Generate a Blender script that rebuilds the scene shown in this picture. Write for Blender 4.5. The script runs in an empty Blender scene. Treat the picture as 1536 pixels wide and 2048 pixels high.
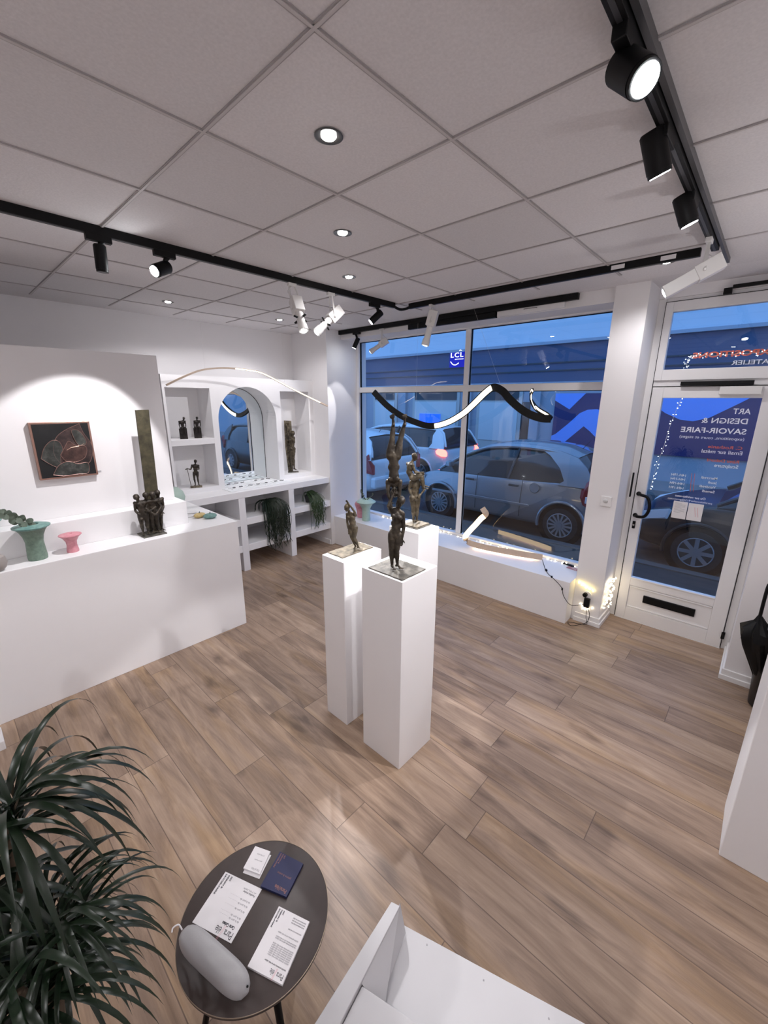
import bpy, bmesh, math, random
from mathutils import Vector, Matrix, noise
random.seed(7)
C = bpy.context.scene.collection
SC = bpy.context.scene
V = Vector
PI = math.pi

# ------------------------------------------------------------------ camera, world, exposure
cam_d = bpy.data.cameras.new('camera'); cam = bpy.data.objects.new('camera', cam_d); C.objects.link(cam)
CAMP = V((-0.81965, -0.9944, 2.03))
Rr = V((0.678047, -0.735001, 0.005114)); Rd = V((-0.18886, -0.180941, -0.96519)); Rf = V((0.710341, 0.653479, -0.261499))
M = Matrix(((Rr.x, -Rd.x, -Rf.x), (Rr.y, -Rd.y, -Rf.y), (Rr.z, -Rd.z, -Rf.z))).to_4x4()
M.translation = CAMP
cam.matrix_world = M
cam_d.sensor_fit = 'HORIZONTAL'; cam_d.sensor_width = 36; cam_d.lens = 825.1 / 1536 * 36
cam_d.clip_start = 0.02; cam_d.clip_end = 200
SC.camera = cam
SC.view_settings.view_transform = 'Standard'; SC.view_settings.look = 'None'
SC.view_settings.gamma = 1; SC.view_settings.use_curve_mapping = False
SC.view_settings.exposure = 1.43
SC.cycles.max_bounces = 10; SC.cycles.diffuse_bounces = 6; SC.cycles.glossy_bounces = 5
SC.cycles.transparent_max_bounces = 16; SC.cycles.transmission_bounces = 6
SC.cycles.sample_clamp_indirect = 6
w = bpy.data.worlds.new('dusk'); SC.world = w; w.use_nodes = True
bg = w.node_tree.nodes['Background']; bg.inputs[0].default_value = (0.20, 0.46, 1.0, 1); bg.inputs[1].default_value = 0.74
DOWN_W = 9.0      # watts of one recessed downlight
SPOT_W = 13.0     # watts of one track spot
LAMP_COL = (1.0, 0.975, 1.0)

H = 2.907         # ceiling height

# ------------------------------------------------------------------ materials
MAT = {}
def nodes(name):
    m = bpy.data.materials.new(name); m.use_nodes = True
    nt = m.node_tree; b = nt.nodes['Principled BSDF']
    return m, nt, b
def mat(name, col, rough=0.5, metal=0.0, noise_amt=0.0, nscale=20.0, bump=0.0, emit=None, estr=0.0, spec=None, coat=0):
    if name in MAT: return MAT[name]
    m, nt, b = nodes(name)
    b.inputs['Base Color'].default_value = (*col, 1); b.inputs['Roughness'].default_value = rough
    b.inputs['Metallic'].default_value = metal
    if spec is not None: b.inputs['Specular IOR Level'].default_value = spec
    if coat: b.inputs['Coat Weight'].default_value = coat
    if emit: b.inputs['Emission Color'].default_value = (*emit, 1); b.inputs['Emission Strength'].default_value = estr
    if noise_amt or bump:
        tc = nt.nodes.new('ShaderNodeTexCoord'); n = nt.nodes.new('ShaderNodeTexNoise')
        n.inputs['Scale'].default_value = nscale; n.inputs['Detail'].default_value = 6
        nt.links.new(tc.outputs['Object'], n.inputs['Vector'])
        if noise_amt:
            mx = nt.nodes.new('ShaderNodeMix'); mx.data_type = 'RGBA'
            mx.inputs['A'].default_value = (*[c * (1 - noise_amt) for c in col], 1)
            mx.inputs['B'].default_value = (*[min(1, c * (1 + noise_amt)) for c in col], 1)
            nt.links.new(n.outputs['Fac'], mx.inputs['Factor']); nt.links.new(mx.outputs['Result'], b.inputs['Base Color'])
        if bump:
            bp = nt.nodes.new('ShaderNodeBump'); bp.inputs['Strength'].default_value = bump; bp.inputs['Distance'].default_value = 0.002
            nt.links.new(n.outputs['Fac'], bp.inputs['Height']); nt.links.new(bp.outputs['Normal'], b.inputs['Normal'])
    MAT[name] = m
    return m
def emitter(name, col, s):
    if name in MAT: return MAT[name]
    m = bpy.data.materials.new(name); m.use_nodes = True; nt = m.node_tree
    nt.nodes.remove(nt.nodes['Principled BSDF']); e = nt.nodes.new('ShaderNodeEmission')
    e.inputs[0].default_value = (*col, 1); e.inputs[1].default_value = s
    nt.links.new(e.outputs[0], nt.nodes['Material Output'].inputs[0]); MAT[name] = m
    return m
def glass_mat():
    m = bpy.data.materials.new('window_glass'); m.use_nodes = True; nt = m.node_tree
    nt.nodes.remove(nt.nodes['Principled BSDF'])
    t = nt.nodes.new('ShaderNodeBsdfTransparent'); t.inputs[0].default_value = (0.90, 0.93, 0.95, 1)
    g = nt.nodes.new('ShaderNodeBsdfGlossy'); g.inputs['Roughness'].default_value = 0.0
    ge = nt.nodes.new('ShaderNodeNewGeometry'); dt = nt.nodes.new('ShaderNodeVectorMath'); dt.operation = 'DOT_PRODUCT'
    nt.links.new(ge.outputs['Incoming'], dt.inputs[0]); nt.links.new(ge.outputs['Normal'], dt.inputs[1])
    ab = nt.nodes.new('ShaderNodeMath'); ab.operation = 'ABSOLUTE'; nt.links.new(dt.outputs['Value'], ab.inputs[0])
    om = nt.nodes.new('ShaderNodeMath'); om.operation = 'SUBTRACT'; om.inputs[0].default_value = 1.0; nt.links.new(ab.outputs[0], om.inputs[1])
    pw = nt.nodes.new('ShaderNodeMath'); pw.operation = 'POWER'; pw.inputs[1].default_value = 5.0; nt.links.new(om.outputs[0], pw.inputs[0])
    mu = nt.nodes.new('ShaderNodeMath'); mu.operation = 'MULTIPLY_ADD'; mu.inputs[1].default_value = 0.9; mu.inputs[2].default_value = 0.085
    mu.use_clamp = True; fr = pw
    mx = nt.nodes.new('ShaderNodeMixShader')
    nt.links.new(fr.outputs[0], mu.inputs[0]); nt.links.new(mu.outputs[0], mx.inputs[0])
    nt.links.new(t.outputs[0], mx.inputs[1]); nt.links.new(g.outputs[0], mx.inputs[2])
    nt.links.new(mx.outputs[0], nt.nodes['Material Output'].inputs[0])
    return m
M_WALL = mat('white_wall_paint', (0.80, 0.785, 0.79), 0.75, noise_amt=0.015, nscale=6, bump=0.15)
M_WHITE = mat('white_furniture_paint', (0.83, 0.82, 0.825), 0.5, noise_amt=0.012, nscale=9, bump=0.08)
M_PED = mat('white_satin_paint', (0.84, 0.83, 0.835), 0.32, noise_amt=0.01, nscale=5)
M_PVC = mat('white_frame', (0.80, 0.79, 0.79), 0.35)
M_BLACK = mat('black_metal', (0.004, 0.004, 0.0045), 0.5, spec=0.22)
M_DGREY = mat('dark_grey_metal', (0.05, 0.05, 0.055), 0.4, 0.3)
M_LWHITE = mat('white_lamp_metal', (0.72, 0.71, 0.69), 0.35)
M_GLASS = glass_mat()
M_LED = emitter('spot_led', (0.95, 0.97, 1.0), 45)
M_DLED = emitter('downlight_led', (1.0, 0.97, 0.93), 25)
M_STRIP = emitter('warm_led_strip', (1.0, 0.72, 0.40), 2.2)
M_STRIPW = emitter('white_led_strip', (1.0, 0.86, 0.66), 2.4)
M_FAIRY = emitter('fairy_bulb', (1.0, 0.84, 0.56), 3.6)
M_FAIRYW = emitter('cool_fairy_bulb', (0.85, 0.92, 1.0), 5)
M_PAPER = mat('paper', (0.80, 0.78, 0.79), 0.7)
M_INK = mat('dark_ink', (0.05, 0.05, 0.06), 0.6)
M_GINK = mat('grey_ink', (0.35, 0.34, 0.36), 0.6)
M_PINK = mat('rose_ink', (0.75, 0.38, 0.42), 0.6)

def floor_mat():
    m, nt, b = nodes('oak_laminate'); L = nt.links; N = nt.nodes.new
    tc = N('ShaderNodeTexCoord'); sp = N('ShaderNodeSeparateXYZ'); L.new(tc.outputs['Object'], sp.inputs[0])
    def mth(op, a, b_=None, c=None):
        n = N('ShaderNodeMath'); n.operation = op
        for i, v in enumerate((a, b_, c)):
            if v is None: continue
            if isinstance(v, (int, float)): n.inputs[i].default_value = v
            else: L.new(v, n.inputs[i])
        return n.outputs[0]
    xs = mth('DIVIDE', mth('ADD', sp.outputs[0], -0.166 + 1.93 * 4), 0.193)
    row = mth('FLOOR', xs); fx = mth('FRACT', xs)
    wn = N('ShaderNodeTexWhiteNoise'); wn.noise_dimensions = '1D'; L.new(row, wn.inputs['W'])
    ys = mth('DIVIDE', mth('ADD', sp.outputs[1], mth('MULTIPLY', wn.outputs['Value'], 7.3)), 1.28)
    ys = mth('ADD', ys, 20)
    col = mth('FLOOR', ys); fy = mth('FRACT', ys)
    idn = mth('ADD', mth('MULTIPLY', row, 17.13), mth('MULTIPLY', col, 3.71))
    wp = N('ShaderNodeTexWhiteNoise'); wp.noise_dimensions = '1D'; L.new(idn, wp.inputs['W'])
    # grain coordinates : stretched along the board
    cb = N('ShaderNodeCombineXYZ'); L.new(mth('MULTIPLY', sp.outputs[0], 9.0), cb.inputs[0]); L.new(mth('MULTIPLY', sp.outputs[1], 1.1), cb.inputs[1])
    L.new(mth('MULTIPLY', wp.outputs['Value'], 40), cb.inputs[2])
    n1 = N('ShaderNodeTexNoise'); n1.inputs['Scale'].default_value = 1.6; n1.inputs['Detail'].default_value = 7; n1.inputs['Roughness'].default_value = 0.62; n1.inputs['Distortion'].default_value = 0.9
    L.new(cb.outputs[0], n1.inputs['Vector'])
    cb2 = N('ShaderNodeCombineXYZ'); L.new(mth('MULTIPLY', sp.outputs[0], 55.0), cb2.inputs[0]); L.new(mth('MULTIPLY', sp.outputs[1], 3.0), cb2.inputs[1]); L.new(mth('MULTIPLY', wp.outputs['Value'], 40), cb2.inputs[2])
    n2 = N('ShaderNodeTexNoise'); n2.inputs['Scale'].default_value = 2.0; n2.inputs['Detail'].default_value = 4; L.new(cb2.outputs[0], n2.inputs['Vector'])
    # knots
    cb3 = N('ShaderNodeCombineXYZ'); L.new(mth('ADD', mth('MULTIPLY', sp.outputs[0], 5.2), mth('MULTIPLY', wp.outputs['Value'], 37.0)), cb3.inputs[0]); L.new(mth('MULTIPLY', sp.outputs[1], 2.3), cb3.inputs[1]); pass
    vo = N('ShaderNodeTexVoronoi'); vo.voronoi_dimensions = '2D'; vo.inputs['Scale'].default_value = 0.50; nd = N('ShaderNodeTexNoise'); nd.inputs['Scale'].default_value = 2.2; nd.inputs['Detail'].default_value = 2; L.new(cb3.outputs[0], nd.inputs['Vector'])
    va = N('ShaderNodeVectorMath'); va.operation = 'MULTIPLY_ADD'; va.inputs[1].default_value = (.5, .5, 0); L.new(nd.outputs['Color'], va.inputs[0]); L.new(cb3.outputs[0], va.inputs[2])
    L.new(va.outputs[0], vo.inputs['Vector'])
    kr = N('ShaderNodeMapRange'); kr.inputs[1].default_value = 0.0; kr.inputs[2].default_value = 0.135; kr.inputs[3].default_value = 1.0; kr.inputs[4].default_value = 0.0
    L.new(vo.outputs['Distance'], kr.inputs[0])
    # cathedral figure lines
    wv = N('ShaderNodeTexWave'); wv.inputs['Scale'].default_value = 1.3; wv.inputs['Distortion'].default_value = 9; wv.inputs['Detail'].default_value = 3; wv.inputs['Detail Scale'].default_value = 0.8
    L.new(cb.outputs[0], wv.inputs['Vector'])
    cr = N('ShaderNodeValToRGB'); e = cr.color_ramp.elements
    e[0].position = 0.27; e[0].color = (0.152, 0.102, 0.074, 1); e[1].position = 0.74; e[1].color = (0.52, 0.39, 0.285, 1)
    k = cr.color_ramp.elements.new(0.5); k.color = (0.335, 0.236, 0.170, 1)
    s = mth('ADD', mth('MULTIPLY', n1.outputs['Fac'], 0.68), mth('MULTIPLY', n2.outputs['Fac'], 0.16))
    s = mth('ADD', s, mth('MULTIPLY', wv.outputs['Fac'], 0.0))
    s = mth('ADD', s, mth('MULTIPLY', wp.outputs['Value'], 0.13)); s = mth('SUBTRACT', s, mth('MULTIPLY', kr.outputs[0], 0.20))
    L.new(s, cr.inputs[0])
    ex = mth('MINIMUM', fx, mth('SUBTRACT', 1.0, fx)); ey = mth('MINIMUM', fy, mth('SUBTRACT', 1.0, fy))
    seam = mth('MAXIMUM', mth('LESS_THAN', ex, 0.010), mth('LESS_THAN', ey, 0.0016))
    mx = N('ShaderNodeMix'); mx.data_type = 'RGBA'; mx.inputs['B'].default_value = (0.10, 0.065, 0.05, 1)
    L.new(mth('MULTIPLY', seam, 0.75), mx.inputs['Factor']); n3 = N('ShaderNodeTexNoise'); n3.inputs['Scale'].default_value = 0.9; n3.inputs['Detail'].default_value = 3; L.new(cb.outputs[0], n3.inputs['Vector'])
    gr = N('ShaderNodeMapRange'); gr.inputs[1].default_value = 0.50; gr.inputs[2].default_value = 0.68; gr.inputs[3].default_value = 0.0; gr.inputs[4].default_value = 0.65; L.new(n3.outputs['Fac'], gr.inputs[0])
    gm = N('ShaderNodeMix'); gm.data_type = 'RGBA'; gm.blend_type = 'MULTIPLY'; gm.inputs['B'].default_value = (1.0, 0.90, 0.66, 1); L.new(gr.outputs[0], gm.inputs['Factor']); L.new(cr.outputs[0], gm.inputs['A'])
    L.new(gm.outputs['Result'], mx.inputs['A']); L.new(mx.outputs['Result'], b.inputs['Base Color'])
    b.inputs['Roughness'].default_value = 0.42; b.inputs['Specular IOR Level'].default_value = 0.45
    bp = N('ShaderNodeBump'); bp.inputs['Strength'].default_value = 0.25; bp.inputs['Distance'].default_value = 0.002
    L.new(mth('SUBTRACT', n2.outputs['Fac'], mth('MULTIPLY', seam, 1.5)), bp.inputs['Height']); L.new(bp.outputs[0], b.inputs['Normal'])
    return m
def tile_mat():
    m, nt, b = nodes('mineral_ceiling_tile'); L = nt.links; N = nt.nodes.new
    tc = N('ShaderNodeTexCoord'); n = N('ShaderNodeTexNoise'); n.inputs['Scale'].default_value = 110; n.inputs['Detail'].default_value = 3
    L.new(tc.outputs['Object'], n.inputs['Vector'])
    dv = N('ShaderNodeVectorMath'); dv.operation = 'SCALE'; dv.inputs['Scale'].default_value = 1 / 0.6; L.new(tc.outputs['Object'], dv.inputs[0])
    fl = N('ShaderNodeVectorMath'); fl.operation = 'FLOOR'; L.new(dv.outputs[0], fl.inputs[0])
    sp = N('ShaderNodeSeparateXYZ'); L.new(fl.outputs[0], sp.inputs[0])
    cb = N('ShaderNodeCombineXYZ'); L.new(sp.outputs[0], cb.inputs[0]); L.new(sp.outputs[1], cb.inputs[1])
    wn = N('ShaderNodeTexWhiteNoise'); wn.noise_dimensions = '2D'; L.new(cb.outputs[0], wn.inputs['Vector'])
    mr = N('ShaderNodeMapRange'); mr.inputs[3].default_value = 0.93; mr.inputs[4].default_value = 1.06; L.new(wn.outputs['Value'], mr.inputs[0])
    mr2 = N('ShaderNodeMapRange'); mr2.inputs[3].default_value = 0.86; mr2.inputs[4].default_value = 1.10; L.new(n.outputs['Fac'], mr2.inputs[0])
    mu = N('ShaderNodeMath'); mu.operation = 'MULTIPLY'; L.new(mr.outputs[0], mu.inputs[0]); L.new(mr2.outputs[0], mu.inputs[1])
    vs = N('ShaderNodeVectorMath'); vs.operation = 'SCALE'; vs.inputs[0].default_value = (0.71, 0.69, 0.70); L.new(mu.outputs[0], vs.inputs['Scale'])
    L.new(vs.outputs[0], b.inputs['Base Color']); b.inputs['Roughness'].default_value = 0.9
    bp = N('ShaderNodeBump'); bp.inputs['Strength'].default_value = 0.35; bp.inputs['Distance'].default_value = 0.002
    L.new(n.outputs['Fac'], bp.inputs['Height']); L.new(bp.outputs[0], b.inputs['Normal'])
    return m
def patina(name, c1, c2, c3, rough=0.5, scale=26, metal=0.45):
    m, nt, b = nodes(name); L = nt.links; N = nt.nodes.new
    tc = N('ShaderNodeTexCoord'); n = N('ShaderNodeTexNoise'); n.inputs['Scale'].default_value = scale; n.inputs['Detail'].default_value = 8; n.inputs['Roughness'].default_value = 0.65
    L.new(tc.outputs['Object'], n.inputs['Vector'])
    cr = N('ShaderNodeValToRGB'); e = cr.color_ramp.elements
    e[0].position = 0.32; e[0].color = (*c1, 1); e[1].position = 0.70; e[1].color = (*c3, 1); k = e.new(0.5); k.color = (*c2, 1)
    L.new(n.outputs['Fac'], cr.inputs[0]); L.new(cr.outputs[0], b.inputs['Base Color'])
    b.inputs['Roughness'].default_value = rough; b.inputs['Metallic'].default_value = metal
    bp = N('ShaderNodeBump'); bp.inputs['Strength'].default_value = 0.5; bp.inputs['Distance'].default_value = 0.002
    L.new(n.outputs['Fac'], bp.inputs['Height']); L.new(bp.outputs[0], b.inputs['Normal'])
    return m
M_BRONZE = patina('brown_bronze', (0.014, 0.010, 0.007), (0.034, 0.026, 0.018), (0.085, 0.067, 0.045), metal=.3)
M_BRONZE_L = patina('ochre_bronze', (0.022, 0.017, 0.010), (0.065, 0.050, 0.029), (0.14, 0.11, 0.068), metal=.3)
M_BRONZE_D = patina('black_bronze', (0.010, 0.008, 0.007), (0.022, 0.018, 0.016), (0.05, 0.04, 0.034))
M_PLATE = patina('ochre_metal_plate', (0.05, 0.043, 0.03), (0.15, 0.125, 0.085), (0.27, 0.22, 0.15), 0.6, 30, 0.2)
M_PLATE_G = patina('grey_metal_plate', (0.04, 0.037, 0.031), (0.10, 0.092, 0.077), (0.19, 0.175, 0.145), 0.6, 22, 0.25)
M_PLANK = patina('olive_patina_plank', (0.030, 0.026, 0.014), (0.060, 0.052, 0.028), (0.10, 0.086, 0.048), 0.65, 14, 0.2)
M_WOOD = mat('pale_bent_wood', (0.55, 0.43, 0.33), 0.5, noise_amt=0.12, nscale=30)

# ------------------------------------------------------------------ mesh helpers
EMPTY_M = {}
class MB:
    def __init__(s): s.v = []; s.f = []; s.mi = []
    def add(s, vs, fs):
        o = len(s.v); s.v += [V(p) for p in vs]; s.f += [tuple(o + i for i in f) for f in fs]; return s
    def box(s, x0, x1, y0, y1, z0, z1):
        return s.add([(x0, y0, z0), (x1, y0, z0), (x1, y1, z0), (x0, y1, z0), (x0, y0, z1), (x1, y0, z1), (x1, y1, z1), (x0, y1, z1)],
                     [(0, 3, 2, 1), (4, 5, 6, 7), (0, 1, 5, 4), (1, 2, 6, 5), (2, 3, 7, 6), (3, 0, 4, 7)])
    def obox(s, c, ax, ay, az, hx, hy, hz):
        c = V(c); pts = []
        for k in (-1, 1):
            for (i, j) in ((-1, -1), (1, -1), (1, 1), (-1, 1)): pts.append(c + V(ax) * hx * i + V(ay) * hy * j + V(az) * hz * k)
        return s.add(pts, [(0, 3, 2, 1), (4, 5, 6, 7), (0, 1, 5, 4), (1, 2, 6, 5), (2, 3, 7, 6), (3, 0, 4, 7)])
    def tube(s, pts, r, n=10, closed=False, caps=True):
        pts = [V(p) for p in pts]; rs = r if isinstance(r, (list, tuple)) else [r] * len(pts)
        m = len(pts); prev = None; rings = []
        for i, p in enumerate(pts):
            d = (pts[min(i + 1, m - 1)] - pts[max(i - 1, 0)])
            if d.length < 1e-9: d = V((0, 0, 1))
            d.normalize()
            if prev is None:
                a = d.cross(V((0, 0, 1)));
                if a.length < 1e-3: a = d.cross(V((1, 0, 0)))
            else: a = prev - d * prev.dot(d)
            a.normalize(); prev = a; b = d.cross(a)
            rings.append([p + (a * math.cos(2 * PI * k / n) + b * math.sin(2 * PI * k / n)) * rs[i] for k in range(n)])
        vs = [q for rg in rings for q in rg]; fs = []
        for i in range(m - 1):
            for k in range(n): fs.append((i * n + k, i * n + (k + 1) % n, (i + 1) * n + (k + 1) % n, (i + 1) * n + k))
        if caps: fs.append(tuple(range(n))[::-1]); fs.append(tuple((m - 1) * n + k for k in range(n)))
        return s.add(vs, fs)
    def ribbon(s, pts, wvec, w, t):
        """rectangular section swept along pts; w along wvec, t perpendicular"""
        pts = [V(p) for p in pts]; m = len(pts); vs = []; fs = []
        for i, p in enumerate(pts):
            d = (pts[min(i + 1, m - 1)] - pts[max(i - 1, 0)]).normalized()
            wv = V(wvec(i) if callable(wvec) else wvec); wv = (wv - d * wv.dot(d)).normalized(); nv = d.cross(wv)
            for a, b in ((-1, -1), (1, -1), (1, 1), (-1, 1)): vs.append(p + wv * (w / 2 * a) + nv * (t / 2 * b))
        for i in range(m - 1):
            for k in range(4): fs.append((i * 4 + k, i * 4 + (k + 1) % 4, (i + 1) * 4 + (k + 1) % 4, (i + 1) * 4 + k))
        fs.append((3, 2, 1, 0)); fs.append(tuple((m - 1) * 4 + k for k in range(4)))
        return s.add(vs, fs)
    def lathe(s, prof, c=(0, 0, 0), n=40, tilt=0):
        c = V(c); vs = []; fs = []; m = len(prof)
        for r, z in prof:
            for k in range(n): vs.append(c + V((r * math.cos(2 * PI * k / n), r * math.sin(2 * PI * k / n), z)))
        for i in range(m - 1):
            for k in range(n): fs.append((i * n + k, i * n + (k + 1) % n, (i + 1) * n + (k + 1) % n, (i + 1) * n + k))
        fs.append(tuple(range(n))[::-1]); fs.append(tuple((m - 1) * n + k for k in range(n)))
        return s.add(vs, fs)
    def prism(s, poly, o, ax, ay, t):
        """2D polygon in plane (o; ax, ay), extruded by vector t"""
        o = V(o); ax = V(ax); ay = V(ay); t = V(t); n = len(poly)
        vs = [o + ax * a + ay * b for a, b in poly]; vs += [p + t for p in vs]
        return s.add(vs, [tuple(range(n))[::-1], tuple(range(n, 2 * n))] + [(i, (i + 1) % n, n + (i + 1) % n, n + i) for i in range(n)])
    def ball(s, c, r, n=10, m=6, sc=(1, 1, 1)):
        c = V(c); vs = [c + V((0, 0, -r * sc[2]))]
        for i in range(1, m):
            a = -PI / 2 + PI * i / m
            for k in range(n): vs.append(c + V((math.cos(a) * math.cos(2 * PI * k / n) * r * sc[0], math.cos(a) * math.sin(2 * PI * k / n) * r * sc[1], math.sin(a) * r * sc[2])))
        vs.append(c + V((0, 0, r * sc[2]))); fs = [(0, 1 + (k + 1) % n, 1 + k) for k in range(n)]
        for i in range(m - 2):
            for k in range(n): fs.append((1 + i * n + k, 1 + i * n + (k + 1) % n, 1 + (i + 1) * n + (k + 1) % n, 1 + (i + 1) * n + k))
        L = len(vs) - 1; fs += [(L, L - n + k, L - n + (k + 1) % n) for k in range(n)]
        return s.add(vs, fs)
    def build(s, name, m, parent=None, smooth=False, bevel=0, local=False, fixn=True):
        me = bpy.data.meshes.new(name)
        if parent is not None and not local:
            inv = wm(parent).inverted(); vs = [inv @ p for p in s.v]
        else: vs = s.v
        me.from_pydata([tuple(p) for p in vs], [], s.f); me.update()
        if fixn:
            b = bmesh.new(); b.from_mesh(me); bmesh.ops.recalc_face_normals(b, faces=b.faces); b.to_mesh(me); b.free()
        me.materials.append(m)
        o = bpy.data.objects.new(name, me); C.objects.link(o)
        if parent is not None: o.parent = parent; EMPTY_M[o.name] = wm(parent)
        if smooth:
            me.polygons.foreach_set('use_smooth', [True] * len(me.polygons))
            try: me.set_sharp_from_angle(angle=math.radians(42))
            except Exception: pass
        if bevel:
            md = o.modifiers.new('bevel', 'BEVEL'); md.width = bevel; md.segments = 2; md.limit_method = 'ANGLE'
        return o
def wm(o): return EMPTY_M.get(o.name, Matrix.Identity(4))
def thing(name, label, cat, loc=(0, 0, 0), rz=0, group=None):
    o = bpy.data.objects.new(name, None); C.objects.link(o); o.location = loc; o.rotation_euler = (0, 0, rz); o.empty_display_size = 0.05
    EMPTY_M[o.name] = Matrix.Translation(V(loc)) @ Matrix.Rotation(rz, 4, 'Z')
    o['label'] = label; o['category'] = cat
    if group: o['group'] = group
    return o
def tag(o, label, cat, group=None, kind=None):
    o['label'] = label; o['category'] = cat
    if group: o['group'] = group
    if kind: o['kind'] = kind
    return o
def struct(o): o['kind'] = 'structure'; return o
def smoothpath(pts, n=8):
    pts = [V(p) for p in pts]; out = []
    for i in range(len(pts) - 1):
        p0 = pts[max(i - 1, 0)]; p1 = pts[i]; p2 = pts[i + 1]; p3 = pts[min(i + 2, len(pts) - 1)]
        for k in range(n):
            t = k / n
            out.append(0.5 * ((2 * p1) + (p2 - p0) * t + (2 * p0 - 5 * p1 + 4 * p2 - p3) * t * t + (3 * p1 - p0 - 3 * p2 + p3) * t ** 3))
    out.append(pts[-1]); return out
def text(name, body, size, o, ax, ay, m, parent, align='LEFT', bold=0.0, spacing=1.0, t=0.0004, width=None):
    cu = bpy.data.curves.new(name, 'FONT'); cu.body = body; cu.size = size; cu.align_x = align; cu.offset = bold; cu.space_character = spacing
    cu.extrude = t; cu.resolution_u = 3
    tmp = bpy.data.objects.new(name, cu); C.objects.link(tmp)
    dg = bpy.context.evaluated_depsgraph_get(); me = bpy.data.meshes.new_from_object(tmp.evaluated_get(dg))
    bpy.data.objects.remove(tmp); bpy.data.curves.remove(cu)
    ax = V(ax).normalized(); ay = V(ay).normalized(); az = ax.cross(ay)
    sx = 1.0
    if width and len(me.vertices):
        xs = [v.co.x for v in me.vertices]; sx = width / max(1e-6, max(xs) - min(xs))
    T = Matrix.Translation(V(o)) @ Matrix((ax, ay, az)).transposed().to_4x4() @ Matrix.Diagonal((sx, 1, 1, 1))
    if parent is not None: T = wm(parent).inverted() @ T
    me.transform(T); me.materials.clear(); me.materials.append(m); me.name = name
    ob = bpy.data.objects.new(name, me); C.objects.link(ob)
    if parent is not None: ob.parent = parent
    return ob
def aim(o, d):
    return V(d).normalized().to_track_quat('-Z', 'Y').to_matrix().to_4x4()
def spotlight(parent, pos, d, watts, ang, blend=0.22, size=0.014, col=LAMP_COL):
    ld = bpy.data.lights.new('spot_light', 'SPOT'); ld.energy = watts; ld.spot_size = math.radians(ang); ld.spot_blend = blend
    ld.shadow_soft_size = size; ld.color = col
    o = bpy.data.objects.new('lamp_light', ld); C.objects.link(o)
    W = Matrix.Translation(V(pos)) @ aim(o, d)
    if parent is not None: o.parent = parent; o.matrix_local = wm(parent).inverted() @ W
    else: o.matrix_world = W
    return o

# ------------------------------------------------------------------ room shell
X0, X1, Y0, Y1 = -2.6, 3.08, -2.6, 4.15
fl = struct(MB().box(X0 - .1, 3.50, Y0 - .1, Y1 + .1, -0.12, 0).build('floor', floor_mat()))
ce = struct(MB().box(X0 - .1, 3.62, Y0 - .1, Y1 + .1, H, H + 0.12).build('ceiling', tile_mat()))
g = MB()
M_TBAR = mat('ceiling_grid_bar', (0.36, 0.34, 0.34), 0.6)
gx = [0.6 * i for i in range(-4, 5)]; gy = [0.6 * j for j in range(-4, 7)]
for x in gx: g.box(x - .009, x + .009, Y0, 3.96, H - .004, H + .001)
for y in gy: g.box(X0, 2.76, y - .009, y + .009, H - .004, H + .001)
g.build('ceiling_grid', M_TBAR, ce)
g2 = MB()
for x in gx: g2.box(x - .0045, x + .0045, Y0, 3.96, H - .006, H - .0035)
for y in gy: g2.box(X0, 2.76, y - .0045, y + .0045, H - .0055, H - .0035)
g2.build('grid_rib', mat('grid_rib_paint', (0.55, 0.52, 0.52), 0.6), ce)
struct(MB().box(X0 - .1, X1 + .4, Y1, Y1 + .1, 0, H).build('wall_back', M_WALL))
struct(MB().box(X0 - .1, X0, Y0, Y1, 0, H).build('wall_left', M_WALL))
struct(MB().box(X0 - .1, 3.6, Y0 - .1, Y0, 0, H).build('wall_front', M_WALL))
# window wall : lintel, pillar, blocks left and right
struct(MB().box(X1 + .02, 3.50, .105, 3.40, 2.80, H).build('wall_lintel', M_WALL))
struct(MB().box(3.06, 3.50, -.135, .105, 0, H).build('wall_pillar', M_WALL))
struct(MB().box(2.845, 3.56, 3.40, Y1, 0, H).build('wall_corner', M_WALL))
struct(MB().box(2.92, 3.56, Y0, -1.06, 0, H).build('wall_right', M_WALL))
struct(MB().box(3.40, 3.56, -1.06, -.135, 2.83, H).build('wall_transom', M_WALL))
def skirting(name, segs):
    b = MB()
    for (x0, x1, y0, y1) in segs:
        b.box(x0 - .012, x1 + .012, y0 - .012, y1 + .012, 0, .085); b.box(x0 - .022, x1 + .022, y0 - .022, y1 + .022, 0, .04)
    return struct(b.build(name, M_PVC, bevel=.003))
skirting('baseboard_pillar', [(3.06, 3.36, -.135, .06)])
skirting('baseboard_right', [(2.92, 3.38, -2.4, -1.06)])
b = MB(); b.box(2.845 - .018, 2.845, 3.42, 4.05, 0, .07); struct(b.build('baseboard_corner', M_PVC, bevel=.003))

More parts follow.
